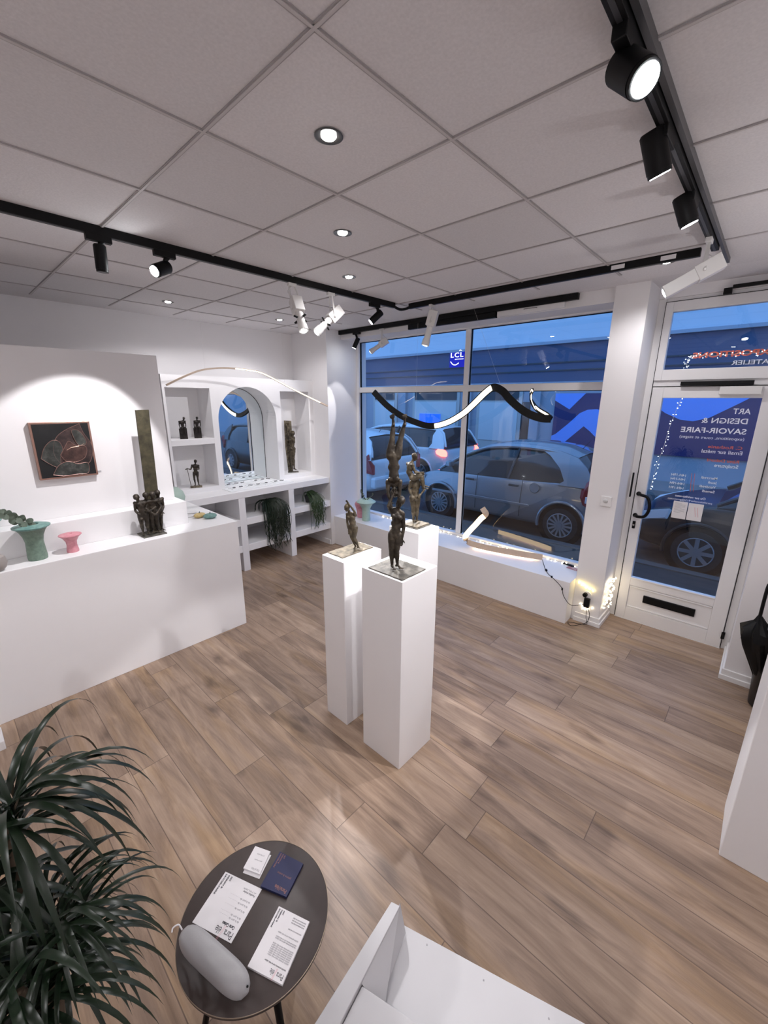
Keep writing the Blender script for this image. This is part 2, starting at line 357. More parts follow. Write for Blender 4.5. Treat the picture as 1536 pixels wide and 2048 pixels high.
# window_1 : big fixed window, four panes
wy0, wy1, mu0, mu1 = .185, 3.36, 1.60, 1.665
win = MB()
win.box(3.37, 3.45, 3.35, 3.40, .42, 2.86); win.box(3.37, 3.45, .105, .185, .42, 2.86)
win.box(3.37, 3.45, .185, 3.35, 2.785, 2.86); win.box(3.37, 3.45, .185, 3.35, .42, .445)
win.box(3.385, 3.44, mu0, mu1, .445, 2.785); win.box(3.38, 3.44, .185, 3.35, 2.13, 2.20)
win = struct(win.build('window_1', M_PVC, bevel=.003))
seal = MB()
for (a, c_) in ((.185, mu0), (mu1, 3.35)):
    for (z0, z1) in ((.445, 2.13), (2.20, 2.785)):
        seal.box(3.40, 3.425, a, a + .006, z0, z1); seal.box(3.40, 3.425, c_ - .006, c_, z0, z1); seal.box(3.40, 3.425, a, c_, z1 - .006, z1)
        MB().add([(3.412, a, z0), (3.412, c_, z0), (3.412, c_, z1), (3.412, a, z1)], [(0, 1, 2, 3)]).build('pane', M_GLASS, win)
seal.build('rubber_seal', M_BLACK, win)
tr = MB(); tr.box(3.36, 3.375, .11, 3.40, 2.845, 2.855); tr.build('top_bead', M_PVC, win)
# window_2 : tilting transom window above the door
w2 = MB(); y0, y1 = -1.01, -.19
w2.box(3.40, 3.46, y1 - .055, y1, 2.20, 2.80); w2.box(3.40, 3.46, y0, y0 + .055, 2.20, 2.80); w2.box(3.40, 3.46, y0 + .055, y1 - .055, 2.725, 2.80); w2.box(3.40, 3.46, y0 + .055, y1 - .055, 2.20, 2.285)
w2 = struct(w2.build('window_2', M_PVC, bevel=.003))
MB().add([(3.43, y0 + .055, 2.285), (3.43, y1 - .055, 2.285), (3.43, y1 - .055, 2.725), (3.43, y0 + .055, 2.725)], [(0, 1, 2, 3)]).build('pane', M_GLASS, w2)
fr = MB(); fr.box(3.42, 3.50, -.19, -.135, 0, 2.83); fr.box(3.42, 3.50, -1.06, -1.01, 0, 2.83); fr.box(3.42, 3.50, -1.01, -.19, 2.155, 2.20); fr.box(3.42, 3.50, -1.01, -.19, 2.80, 2.84); fr.box(3.463, 3.50, -1.01, -.985, 0, 2.155); fr.box(3.463, 3.50, -.215, -.19, 0, 2.155); fr.box(3.463, 3.50, -.985, -.215, 2.13, 2.155); fr.box(3.40, 3.56, -1.01, -.19, -.02, .007)
struct(fr.build('trim_1', M_PVC, bevel=.003))
gap = MB(); gap.box(3.398, 3.402, -.193, -.189, .01, 2.80); gap.box(3.398, 3.402, -1.012, -1.008, .01, 2.155); gap.box(3.398, 3.402, -1.01, -.19, 2.150, 2.154); gap.box(3.398, 3.402, -1.01, -.19, 2.799, 2.803)
struct(gap.build('trim_2', M_BLACK))
# door_1
dr = MB(); dx0, dx1 = 3.402, 3.462
dr.box(dx0, dx1, -.275, -.195, .008, 2.148); dr.box(dx0, dx1, -1.006, -.905, .008, 2.148)
dr.box(dx0, dx1, -.905, -.275, 2.06, 2.148); dr.box(dx0, dx1, -.905, -.275, .355, .43); dr.box(dx0 + .012, dx1 - .01, -.905, -.275, .13, .355); dr.box(dx0, dx1, -.905, -.275, .008, .13)
door = struct(dr.build('door_1', M_PVC, bevel=.003))
MB().add([(3.43, -.905, .43), (3.43, -.275, .43), (3.43, -.275, 2.06), (3.43, -.905, 2.06)], [(0, 1, 2, 3)]).build('pane', M_GLASS, door)
mo = MB(); mo.box(3.395, 3.404, -.905, -.275, .425, .437); mo.build('glazing_bead', M_PVC, door, bevel=.002)
pm = MB()
for (a0, a1, z0, z1) in ((-.90, -.28, .335, .350), (-.90, -.28, .132, .147)): pm.box(3.404, 3.416, a0, a1, z0, z1)
pm.build('panel_moulding', M_PVC, door, bevel=.004)
MB().box(3.398, 3.418, -.795, -.40, .215, .285).build('letter_slot', M_BLACK, door, bevel=.004)
MB().box(3.385, 3.41, -1.022, -.998, .10, .155).tube([(3.39, -1.008, .10), (3.39, -1.008, .155)], .009).build('hinge', M_BLACK, door)
MB().box(3.385, 3.41, -1.022, -.998, 1.72, 1.775).build('hinge', M_BLACK, door, bevel=.003)
hd = MB(); hp = smoothpath([(3.40, -.225, 1.232), (3.35, -.25, 1.232), (3.335, -.31, 1.215), (3.33, -.335, 1.13), (3.335, -.31, 1.05), (3.35, -.25, 1.032), (3.40, -.225, 1.032)], 8)
hd.tube(hp, .013); hd.ball((3.395, -.225, 1.232), .02); hd.ball((3.395, -.225, 1.032), .02)
hd.build('door_handle', M_BLACK, door, smooth=True)
MB().box(3.394, 3.404, -.238, -.214, .905, .975).build('lock_plate', M_BLACK, door, bevel=.004)
MB().tube([(3.388, -.226, .94), (3.396, -.226, .94)], .008).build('key_cylinder', mat('steel', (.5, .5, .5), .3, 1), door)
# door closer
cl = thing('door_closer', 'white boxy door closer with black slide arm above glass door', 'door closer', (3.40, -.77, 2.10))
MB().box(3.35, 3.401, -.895, -.648, 2.085, 2.145).build('closer_body', M_LWHITE, cl, bevel=.005)
MB().box(3.36, 3.392, -.84, -.39, 2.155, 2.187).build('slide_rail', M_BLACK, cl, bevel=.003)
vt = thing('window_opener', 'black window opener arm on top frame of transom window', 'window opener', (3.39, -.6, 2.83))
MB().box(3.36, 3.395, -.60, -.55, 2.80, 2.842).build('bracket', M_BLACK, vt, bevel=.003)
MB().box(3.36, 3.39, -1.0, -.60, 2.835, 2.858).build('arm', M_BLACK, vt, bevel=.003)
bk = MB().box(3.35, 3.37, -.172, -.160, 1.20, 1.42).build('flush_bolt', M_BLACK, bevel=.003); tag(bk, 'thin black vertical bolt on white jamb beside the door handle', 'bolt')

# ------------------------------------------------------------------ built-in counters and shelving
co = thing('display_counter', 'long white L-shaped display counter in front of the painting partition', 'counter', (-.5, 2.3, 0))
MB().box(-2.3, .865, 2.305, 2.82, 0, 1.0).box(.45, .865, 2.82, 3.42, 0, 1.0).build('counter_body', M_WHITE, co, bevel=.003)
MB().box(-2.3, .55, 2.555, 2.82, 1.0, 1.192).build('raised_step', M_WHITE, co, bevel=.003)
struct(MB().box(-2.3, .517, 2.705, 2.82, 1.192, 2.363).build('wall_partition', M_WALL, bevel=.003))
lu = thing('shelving_unit', 'white built-in low open shelving with thick dividers and worktop', 'shelving', (1.85, 3.42, 0))
YF, YB = 3.42, 4.045
MB().box(.868, 2.845, YF, YB, .911, .987).build('worktop', M_WHITE, lu, bevel=.003)
for (a, c_) in ((.868, .93), (1.472, 1.556), (2.166, 2.246)): MB().box(a, c_, YF, YB, 0, .911).build('divider', M_WHITE, lu, bevel=.003)
for z0, z1 in ((.575, .658), (.245, .330)):
    for a, c_ in ((.93, 1.472), (1.556, 2.166), (2.246, 2.845)): MB().box(a, c_, YF, YB, z0, z1).build('shelf', M_WHITE, lu, bevel=.003)
MB().box(.868, 2.845, YB, YB + .02, 0, .99).build('back_panel', M_WHITE, lu)
uu = thing('wall_niche_unit', 'tall white niche unit with central arch and side niches on the worktop', 'niche unit', (1.87, 3.72, .987))
F, B = 3.72, 4.045
st = MB()
st.box(.895, .922, F, B, .987, 2.28)                      # left stile
st.box(2.77, 2.845, F, B, .987, 2.28); st.box(.922, 1.40, F, B, 2.15, 2.28); st.box(2.32, 2.77, F, B, 2.135, 2.28)
st.box(.922, 1.40, F, B, .987, 1.04); st.box(2.32, 2.77, F, B, .987, 1.045)
# arch surround between x 1.40 and 2.32
ax0, ax1, acx, ar, asz = 1.40, 2.32, 1.857, .385, 1.79
st.box(ax0, acx - ar, F, B, .987, asz); st.box(acx + ar, ax1, F, B, .987, asz)
N = 32; pin = []; pout = []
for i in range(N + 1):
    a = PI - PI * i / N; x = acx + ar * math.cos(a); z = asz + ar * math.sin(a); pin.append((x, z))
    dx, dz = math.cos(a), math.sin(a); t = 9
    if dz > 1e-6: t = min(t, (2.28 - asz) / dz)
    if dx < -1e-6: t = min(t, (ax0 - acx) / dx)
    if dx > 1e-6: t = min(t, (ax1 - acx) / dx)
    pout.append((acx + dx * t, asz + dz * t))
pout = [(ax0, asz)] + pout[1:-1] + [(ax1, asz)]
for i in range(N):
    q = [pin[i], pin[i + 1], pout[i + 1], pout[i]]
    if abs(pout[i][0] - pout[i + 1][0]) > 1e-6 and abs(pout[i][1] - pout[i + 1][1]) > 1e-6:
        q.insert(3, ((ax0 if pout[i][0] < acx else ax1), 2.28))
    st.add([(x, F, z) for x, z in q] + [(x, B, z) for x, z in q], [tuple(range(len(q)))[::-1], tuple(range(len(q), 2 * len(q)))] + [(k, (k + 1) % len(q), len(q) + (k + 1) % len(q), len(q) + k) for k in range(len(q))])
st.build('arched_frame', M_WHITE, uu)
MB().box(.922, 1.40, F, B, 1.535, 1.60).build('shelf', M_WHITE, uu, bevel=.002)
MB().box(.895, 2.845, B, B + .02, .987, 2.28).build('back_panel', M_WHITE, uu)
M_MIRROR = mat('mirror_silver', (0.86, 0.92, 0.94), 0.015, 1.0)
pl = [(acx - ar - .01, .99), (acx + ar + .01, .99), (acx + ar + .01, asz)] + [(acx + (ar + .01) * math.cos(PI * i / 24), asz + (ar + .01) * math.sin(PI * i / 24)) for i in range(1, 24)] + [(acx - ar - .01, asz)]
mi = thing('arched_mirror', 'arched mirror filling the back of the central niche', 'mirror', (acx, B - .01, .99))
pl = [(x if abs(x - acx) < ar else acx + (ar - .001) * (1 if x > acx else -1), z) for x, z in pl]
MB().prism(pl, (0, B - .004, 0), (1, 0, 0), (0, 0, 1), (0, .003, 0)).build('mirror_glass', M_MIRROR, mi)
ed = [(acx + ar - .003, B - .006, .99), (acx + ar - .003, B - .006, asz)] + [(acx + (ar - .003) * math.cos(PI * i / 24), B - .006, asz + (ar - .003) * math.sin(PI * i / 24)) for i in range(1, 24)] + [(acx - ar + .003, B - .006, asz), (acx - ar + .003, B - .006, .99)]
MB().tube(ed, .003, 6).build('mirror_edge', M_DGREY, mi)
# window ledge
lg = MB().box(2.905, 3.372, .107, 3.398, 0, .42).build('window_ledge', M_WHITE, bevel=.003)
tag(lg, 'low white display ledge running under the shop window', 'window ledge')
# pedestals
def pedestal(label, x0, x1, y0, y1, h, tagpos):
    t = thing('pedestal', label, 'pedestal', ((x0 + x1) / 2, (y0 + y1) / 2, 0), group=None)
    MB().box(x0, x1, y0, y1, 0, h).build('plinth', M_PED, t, bevel=.003)
    x, y = tagpos; MB().box(x, x + .035, y, y + .022, h, h + .0015).build('price_tag', mat('pale_tag', (.72, .70, .68), .6), t)
pedestal('tall white square pedestal nearest the camera under the acrobat bronze', .628, .925, .212, .50, 1.158, (.66, .218))
pedestal('white pedestal left of the acrobats, under the small standing bronze', .652, .972, .674, .868, 1.126, (.80, .680))
pedestal('tallest white pedestal, behind the acrobats, under the carried-figure bronze', 1.036, 1.246, .432, .668, 1.265, (1.16, .44))
# big white block at right
t = thing('white_partition', 'plain white tall block at right edge in front of umbrella bin', 'display block', (1.45, -1.35, 0))
MB().box(1.294, 1.63, -2.2, -1.172, 0, 1.25).build('block_body', M_WHITE, t, bevel=.004)
t = thing('small_white_block', 'corner of a white block on the floor at the left edge', 'display block', (-1.02, 2.1, 0))
MB().box(-1.25, -.865, 2.03, 2.19, 0, .06).build('block_body', M_WHITE, t, bevel=.004)
# stepped display / winder steps bottom centre
M_STEP = mat('greyed_white_step_paint', (.56, .555, .565), .6, noise_amt=.02, nscale=12)  # white greyed down evenly because the full white overexposed
t = thing('white_steps', 'white painted wooden steps with side board at bottom centre', 'steps', (.1, -.8, 0))
MB().prism([(-.063, -.342), (-.053, -.371), (-.95, -.53), (-.95, -.43)], (0, 0, 0), (1, 0, 0), (0, 1, 0), (0, 0, .40)).build('side_board', M_STEP, t, bevel=.002)
MB().prism([(-.043, -.372), (.155, -.965), (.30, -1.40), (-.60, -1.60), (-.60, -.478)], (0, 0, 0), (1, 0, 0), (0, 1, 0), (0, 0, .305)).build('lower_step', M_STEP, t, bevel=.003)
MB().prism([(-.27, -.412), (-.215, -.592), (-.02, -1.25), (-.85, -1.50), (-.90, -.525)], (0, 0, 0), (1, 0, 0), (0, 1, 0), (0, 0, .385)).build('upper_step', M_STEP, t, bevel=.003)
fp = MB(); fp.add([(-.045, -.365, .398), (-.27, -.41, .39), (-.245, -.475, .307), (-.19, -.44, .307), (-.055, -.40, .307)], [(0, 1, 2, 3), (0, 3, 4)]); fp.build('corner_fillet', M_STEP, t)
for (x, y) in ((-.03, -.47), (.02, -.65), (.075, -.83), ): MB().tube([(x, y, .304), (x, y, .3062)], .0025, 8).build('screw', M_GINK, t)

# ------------------------------------------------------------------ light tracks, spots, downlights
def track(label, segs, extra=None):
    t = thing('light_track', label, 'light track', segs[0][:3:2] + (H - .045,) if False else (segs[0][0], segs[0][2], H - .045))
    b = MB()
    for (x0, x1, y0, y1, z0, z1) in segs: b.box(x0, x1, y0, y1, z0, z1)
    b.build('rail', M_BLACK, t, bevel=.002)
    gr = MB()
    for (x0, x1, y0, y1, z0, z1) in segs[:1]:
        if x1 - x0 > y1 - y0: gr.box(x0, x1, (y0 + y1) / 2 - .006, (y0 + y1) / 2 + .006, z0 - .001, z0)
        else: gr.box((x0 + x1) / 2 - .006, (x0 + x1) / 2 + .006, y0, y1, z0 - .001, z0)
    gr.build('slot', M_DGREY, t)
    return t
track('long black ceiling track above the counter, left side', [(-2.5, 2.35, 1.79, 1.825, H - .045, H)])
t = track('black ceiling track running across in front of the shop window', [(2.455, 2.49, -.50, 1.72, H - .045, H)])
for a_ in (-.10, -.38): MB().box(2.4535, 2.456, a_, a_ + .08, H - .035, H - .010).build('track_label', M_PAPER, t)
cn = thing('track_connector', 'black cable connector joining two ceiling tracks at their corner', 'connector', (2.42, 1.78, H - .03))
MB().tube(smoothpath([(2.35, 1.808, H - .03), (2.42, 1.80, H - .045), (2.465, 1.77, H - .04), (2.473, 1.72, H - .03)], 6), .012).build('flex_joint', M_BLACK, cn, smooth=True)
track('black ceiling track with grey cover on the right side', [(-1.2, 2.42, -.592, -.557, H - .045, H)])
cv = MB().box(-1.2, 2.80, -.612, -.596, H - .03, H).build('cable_cover', mat('grey_anodised', (.11, .11, .115), .4, .4)); tag(cv, 'slim grey cable cover beside the right ceiling track', 'cable cover')
track('black track on the wall directly above the shop window', [(3.055, 3.099, .39, 3.44, H - .052, H - .004)])
dv = MB().box(3.06, 3.099, 1.14, 2.225, 2.80, 2.853).build('driver_box', M_BLACK, bevel=.003); tag(dv, 'thick black driver box below the track above the window', 'driver box')
dv = MB().box(3.07, 3.099, .50, 1.13, 2.805, 2.852).build('cover_box', M_PVC, bevel=.003); tag(dv, 'white cover box with small handle above the right window pane', 'cover box')
h_ = MB().tube([(3.07, .86, 2.835), (3.062, .86, 2.838), (3.062, .74, 2.838), (3.07, .74, 2.835)], .002, 6).build('handle', M_BLACK, dv)

def black_spot(label, mount, tail, lens, r, on=True, aimd=None, watts=SPOT_W, ang=38):
    mount, tail, lens = V(mount), V(tail), V(lens)
    t = thing('track_spotlight', label, 'track spotlight', mount, group='black track spotlights')
    along = V((1, 0, 0)) if abs(mount.x - 3.08) > .1 else V((0, 1, 0))
    MB().obox(mount - along * .02 + V((0, 0, -.012)), along, along.cross(V((0, 0, 1))), V((0, 0, 1)), .060, .017, .018).build('adapter', M_BLACK, t, bevel=.003)
    d = (lens - tail).normalized(); piv = tail + d * (lens - tail).length * .25
    MB().tube([mount + V((0, 0, -.02)), mount * .4 + piv * .6 + V((0, 0, .01)), piv], [.016, .013, .016], 10).build('arm', M_BLACK, t, smooth=True)
    MB().tube([tail, tail + d * .006, lens - d * .012, lens - d * .012, lens], [r * .86, r, r, r * .95, r * .95], 28, caps=True).build('head', M_BLACK, t, smooth=True)
    MB().tube([lens - d * .001, lens + d * .0015], r * .80, 24).build('lens', M_LED if on else M_DGREY, t)
    if on: spotlight(t, lens + d * .02, aimd if aimd else d, watts, ang)
    return t
def white_projector(label, mount, tail, lens, r, aimd=None, watts=SPOT_W, ang=34, shutters=False, square=False):
    mount, tail, lens = V(mount), V(tail), V(lens)
    t = thing('framing_projector', label, 'framing projector', mount, group='white framing projectors')
    along = V((1, 0, 0)) if abs(mount.x - 3.09) > .1 else V((0, 1, 0))
    MB().obox(mount + V((0, 0, -.01)), along, along.cross(V((0, 0, 1))), V((0, 0, 1)), .035, .014, .012).build('adapter', M_LWHITE, t, bevel=.003)
    d = (lens - tail).normalized(); side = d.cross(V((0, 0, 1))).normalized(); up = side.cross(d)
    L = (lens - tail).length; c1 = tail + d * L * .22
    MB().obox(c1, d, side, up, L * .22, r * 1.05, r * 1.15).build('ballast_box', M_LWHITE, t, bevel=.004)
    if square: MB().obox((tail + lens) / 2, d, side, up, L * .5, r * .95, r * .95).build('barrel', M_LWHITE, t, bevel=.004)
    else: MB().tube([c1 + d * L * .2, lens - d * L * .18, lens - d * L * .18, lens], [r * .8, r * .8, r * .95, r], 24).build('barrel', M_LWHITE, t, smooth=True)
    MB().tube([lens - d * .001, lens + d * .0015], r * .6, 20).build('lens', M_LED, t)
    for s in (-1, 1):
        MB().ribbon([mount + side * s * r * .6 + V((0, 0, -.02)), c1 + side * s * r * 1.25 + d * L * .1], d, .012, .003).build('bracket_arm', M_LWHITE, t)
        MB().ball(c1 + side * s * r * 1.3 + d * L * .1, .009, 8, 5).build('knob', M_LWHITE, t, smooth=True)
    MB().tube(smoothpath([mount + V((0, 0, -.02)), mount * .5 + c1 * .5 + side * .05 + V((0, 0, .01)), c1 - d * L * .22], 6), .003, 6).build('cable', M_LWHITE, t, smooth=True)
    if shutters:
        k = lens - d * L * .38
        for a in range(4):
            q = side * math.cos(a * PI / 2 + .4) + up * math.sin(a * PI / 2 + .4)
            MB().obox(k + q * (r + .008), q, d, q.cross(d), .016, .003, .008).build('shutter_blade', M_BLACK, t)
    spotlight(t, lens + d * .02, aimd if aimd else d, watts, ang)
    return t
zt = H - .045
PAINT = V((-.19, 2.70, 1.60))
def to(p, q): return V(q) - V(p)
# left track
black_spot('box-like black spotlight pointing straight down, leftmost on the left track', (.0, 1.808, zt), (-.02, 1.808, 2.82), (-.022, 1.815, 2.69), .03, on=False)
black_spot('lit black spotlight on left track aimed at the enamel picture', (.331, 1.808, zt), (.335, 1.835, 2.795), (.24, 1.80, 2.745), .036, aimd=to((.23, 1.80, 2.74), (-.15, 2.705, 1.36)), watts=34, ang=52)
white_projector('white framing projector with black shutter knobs, left of the pair', (1.205, 1.808, zt), (1.20, 1.77, 2.75), (1.17, 1.64, 2.515), .036, aimd=to((1.17, 1.64, 2.5), (.96, .50, 1.25)), watts=52, shutters=True, ang=38)
white_projector('white framing projector tilted to the left, right of the pair', (1.579, 1.808, zt), (1.68, 1.81, 2.755), (1.47, 1.87, 2.558), .036, aimd=to((1.47, 1.87, 2.55), (.86, .70, 1.25)), watts=30, shutters=True, ang=24)
black_spot('black spotlight nearest the corner of the two tracks', (2.108, 1.808, zt), (2.17, 1.80, 2.805), (2.09, 1.86, 2.715), .03, aimd=to((2.09, 1.86, 2.7), (1.6, 3.9, 1.2)), watts=18, ang=70)
# window track
white_projector('white framing projector hanging down in front of the window mullion', (2.473, 1.457, zt), (2.473, 1.43, 2.81), (2.44, 1.50, 2.52), .036, aimd=to((2.44, 1.5, 2.5), (1.14, .55, 1.5)), watts=46, ang=24)
black_spot('small black spotlight on the wall track left of the window', (3.08, 3.10, zt), (3.08, 3.05, 2.79), (3.05, 3.10, 2.67), .028, aimd=to((3.05, 3.1, 2.67), (2.95, 3.3, 1.2)), watts=4, ang=60)
white_projector('white framing projector in front of the upper left window pane', (3.08, 2.642, zt), (3.09, 2.56, 2.725), (2.97, 2.73, 2.59), .032, aimd=to((2.97, 2.73, 2.59), (2.5, 3.9, 1.4)), watts=9, ang=36)
# right track
black_spot('brightly lit black spotlight nearest the camera on right track', (.50, -.575, zt), (.50, -.560, 2.826), (.464, -.632, 2.752), .040, aimd=None, watts=5, ang=70)
black_spot('middle black spotlight on right track, tilted downward', (.985, -.575, zt), (.915, -.545, 2.86), (.965, -.575, 2.748), .036, aimd=to((.968, -.58, 2.74), (.8, .3, 1.2)), watts=44, ang=44)
black_spot('far black spotlight on right track, lens turned away', (1.56, -.575, zt), (1.49, -.545, 2.86), (1.52, -.585, 2.752), .036, aimd=to((1.53, -.59, 2.75), (2.2, -.7, 0)), watts=9, ang=70)
white_projector('long white framing projector at far end of right track near the door', (2.16, -.575, zt), (2.12, -.655, 2.735), (2.06, -.425, 2.605), .034, aimd=to((2.03, -.44, 2.6), (.8, .5, 1.2)), watts=34, ang=40, square=True)

def downlight(label, x, y, lit=True, w_=DOWN_W):
    t = thing('downlight', label, 'recessed downlight', (x, y, H), group='recessed downlights')
    MB().lathe([(.045, -.002), (.050, -.004), (.044, -.005), (.030, -.001)], (x, y, H), 32).build('bezel', mat('brushed_dark_nickel', (.10, .095, .09), .3, .8), t, smooth=True)
    MB().lathe([(.0001, -.006), (.014, -.010), (.022, -.008), (.026, -.004)], (x, y, H), 24).build('bulb', M_DLED, t, smooth=True)
    spotlight(t, (x, y, H - .02), (0, 0, -1), w_, 150, .6, .025)
downlight('nearest and largest recessed ceiling downlight', .302, .305)
downlight('second recessed downlight, one tile beyond the nearest', .905, .909)
downlight('third recessed downlight, just before the tracks meet', 1.490, 1.492)
downlight('recessed downlight beyond the left track near the back wall', .916, 3.351)
downlight('recessed downlight behind the white projectors near the arch unit', 2.112, 3.328)
downlight('recessed downlight at far right beside the window pillar', 2.628, -.299)
downlight('unseen fill downlight added behind the viewpoint over the shop back', -1.5, -.3, w_=8)  # from here on, unseen downlights added to raise the room's brightness
downlight('unseen fill downlight added behind the viewpoint near the front wall', -.3, -1.8, w_=3)
downlight('unseen fill downlight added left of the viewpoint over the counter end', -1.5, 1.2, w_=10)

# unseen uplighters added behind the viewpoint to brighten ceiling and room
def uplighter(label, x, y):
    t = thing('fill_uplighter', label, 'added fill lamp', (x, y, 0))
    MB().lathe([(.13, 0), (.13, .015), (.02, .025), (.012, .05)], (x, y, 0), 28).build('base', M_LWHITE, t, smooth=True)
    MB().tube([(x, y, .03), (x, y, 1.72)], .011, 12).build('pole', M_LWHITE, t, smooth=True)
    MB().lathe([(.02, 1.70), (.09, 1.74), (.13, 1.80), (.127, 1.80), (.085, 1.75), (.02, 1.72)], (x, y, 0), 32).build('shade', M_LWHITE, t, smooth=True)
    ld = bpy.data.lights.new('fill_light', 'SPOT'); ld.energy = UP_W if x < 0 else UP_W * .45; ld.spot_size = math.radians(150); ld.spot_blend = .8; ld.shadow_soft_size = .06; ld.color = LAMP_COL
    o = bpy.data.objects.new('lamp_light', ld); C.objects.link(o); o.parent = t; o.matrix_local = Matrix.Translation((0, 0, 1.82)) @ aim(o, (0, 0, 1))
UP_W = 46
uplighter('unseen fill uplighter added in the back corner behind the viewpoint', -2.2, -2.1)
uplighter('unseen fill uplighter added behind the tall white block', 1.9, -2.1)

# ------------------------------------------------------------------ luminous sculptures
def hang(name_parent, pts):
    for a, b_ in pts: MB().tube([a, b_], .0008, 5).build('hanging_wire', M_LWHITE, name_parent)
# arc of bent wood in front of the niche unit
t = thing('arc_lamp', 'slender bent wood arc lamp hanging in front of the niche unit', 'hanging lamp', (1.75, 3.25, 2.2))
ap = smoothpath([(.770, 3.25, 2.157), (.93, 3.25, 2.235), (1.10, 3.25, 2.303), (1.26, 3.25, 2.333), (1.42, 3.25, 2.343), (1.59, 3.25, 2.338), (1.767, 3.25, 2.318), (1.95, 3.25, 2.253), (2.15, 3.25, 2.168), (2.42, 3.25, 2.062), (2.71, 3.25, 1.955)], 6)
MB().ribbon(ap, (0, 1, 0), .022, .016).build('wood_arc', M_WOOD, t)
s = ap[26:-3]
MB().ribbon([p + V((0, -.011, -.003)) for p in s], (0, 0, 1), .009, .004).build('led_strip', M_STRIPW, t)
hang(t, [(ap[14], (ap[14].x, 3.25, H)), (ap[46], (ap[46].x, 3.25, H))])
# wave lamp in front of the window
t = thing('wave_lamp', 'black wavy ribbon lamp hanging in front of the shop window', 'hanging lamp', (3.05, 1.6, 2.0))
wp = smoothpath([(3.0, 2.700, 2.128), (3.02, 2.50, 1.97), (3.04, 2.29, 1.853), (3.06, 2.08, 1.783), (3.07, 1.87, 1.748), (3.07, 1.66, 1.790), (3.06, 1.46, 1.885), (3.05, 1.32, 1.99), (3.04, 1.18, 2.11), (3.035, 1.09, 2.157), (3.03, .99, 2.12), (3.03, .91, 2.045), (3.04, .80, 1.96), (3.06, .70, 1.905), (3.08, .60, 1.875), (3.10, .52, 1.872)], 6)
wl = lambda i: V((.55, 0, .8)) if i < 24 else (V((.95, 0, .1)) if i > 58 else V((.8, 0, .5)))
VW = V((.86, .48, -.08))
def facing(path): return lambda i: (path[min(i + 1, len(path) - 1)] - path[max(i - 1, 0)]).normalized().cross(VW)
MB().ribbon(wp, facing(wp), .070, .034).build('black_ribbon', M_BLACK, t)
def offs(path, k): return [p + V(k) for p in path]
dvec = [(wp[min(i + 1, len(wp) - 1)] - wp[max(i - 1, 0)]).normalized() for i in range(len(wp))]
wv = V((.75, 0, .65))
strip = []
for i in range(26, 54):
    d = dvec[i]; a = d.cross(VW).normalized(); n = d.cross(a)
    if n.x > 0: n = -n
    strip.append((wp[i] + n * .019 - a * .001, a))
MB().ribbon([p for p, a in strip], lambda i: strip[i][1], .050, .006).build('led_strip', M_STRIPW, t)
cp = smoothpath([(3.10, .52, 1.872), (3.16, .58, 1.90), (3.20, .70, 1.955), (3.20, .765, 2.03), (3.18, .77, 2.09), (3.14, .74, 2.13)], 6)
MB().ribbon(cp, (.5, .3, .5), .045, .022).build('black_loop', M_BLACK, t)
MB().ribbon([p + V((-.016, -.006, .0)) for p in cp[3:]], (.2, .5, .6), .026, .005).build('loop_led_strip', M_STRIPW, t)
hang(t, [(V((3.06, 2.08, 1.80)), (3.06, 2.08, H)), (V((3.03, 1.0, 2.14)), (3.0, 1.35, H))])
# bent ribbon lamp on the ledge
t = thing('ribbon_table_lamp', 'bent wooden ribbon lamp glowing on the window ledge', 'table lamp', (3.15, .9, .42))
rp = smoothpath([(3.25, .51, .466), (3.20, .66, .466), (3.14, .90, .466), (3.10, 1.12, .468), (3.09, 1.28, .476), (3.10, 1.345, .51), (3.115, 1.35, .545), (3.13, 1.31, .61), (3.14, 1.25, .69), (3.14, 1.19, .77), (3.14, 1.145, .815), (3.145, 1.135, .84), (3.15, 1.16, .862), (3.16, 1.19, .885)], 6)
RW = lambda i: -(rp[min(i + 1, len(rp) - 1)] - rp[i - 1]).normalized().cross(V((.86, .5, -.2)))
if RW(40).z < 0: RW_ = RW; RW = lambda i: -RW_(i)
MB().ribbon(rp, lambda i: V((.25, 0, 1)) if i < 22 else (RW(i) if i > 32 else V((.25, 0, 1)).lerp(RW(i), (i - 22) / 10)), .060, .016).build('wood_ribbon', M_WOOD, t)
ls = [];
for i in range(30, 60):
    p = rp[i]; d = (rp[i + 1] - rp[i - 1]).normalized(); a = RW(i).normalized(); n = d.cross(a)
    if n.x > 0: n = -n
    ls.append((p + n * .011, a))
MB().ribbon([p for p, a in ls], lambda i: ls[i][1], .058, .006).build('led_strip', M_STRIP, t)
ls2 = [p + V((.011, 0, -.006)) for p in rp[2:24]]
MB().ribbon(ls2, (0, 0, 1), .055, .005).build('rear_led_strip', M_STRIP, t)
MB().ribbon([p + V((-.009, 0, -.038)) for p in rp[4:22]], (1, 0, 0), .010, .004).build('lower_led_strip', emitter('soft_pink_strip', (1.0, .62, .50), 4), t)
cb = MB()
cpts = smoothpath([(3.25, .51, .44), (3.17, .46, .425), (3.06, .40, .425), (2.96, .33, .425), (2.892, .25, .42), (2.885, .17, .36), (2.885, .14, .28), (2.90, .07, .21), (3.02, -.0, .20), (3.035, -.025, .20)], 6)
cab = thing('lamp_cable', 'black cable with inline switch running from ribbon lamp to the socket', 'cable', (3.0, .3, .42))
MB().tube(cpts, .0028, 6).build('cord', M_BLACK, cab, smooth=True)
k = cpts[14]; MB().obox(k + V((0, 0, .006)), (.8, .6, 0), (-.6, .8, 0), (0, 0, 1), .016, .009, .008).build('switch', M_BLACK, cab, bevel=.003)
for kk in (22, 31): k = cpts[kk]; MB().ball(k, .008, 8, 6, (.8, 1, 1.8)).build('inline_connector', M_BLACK, cab, smooth=True)
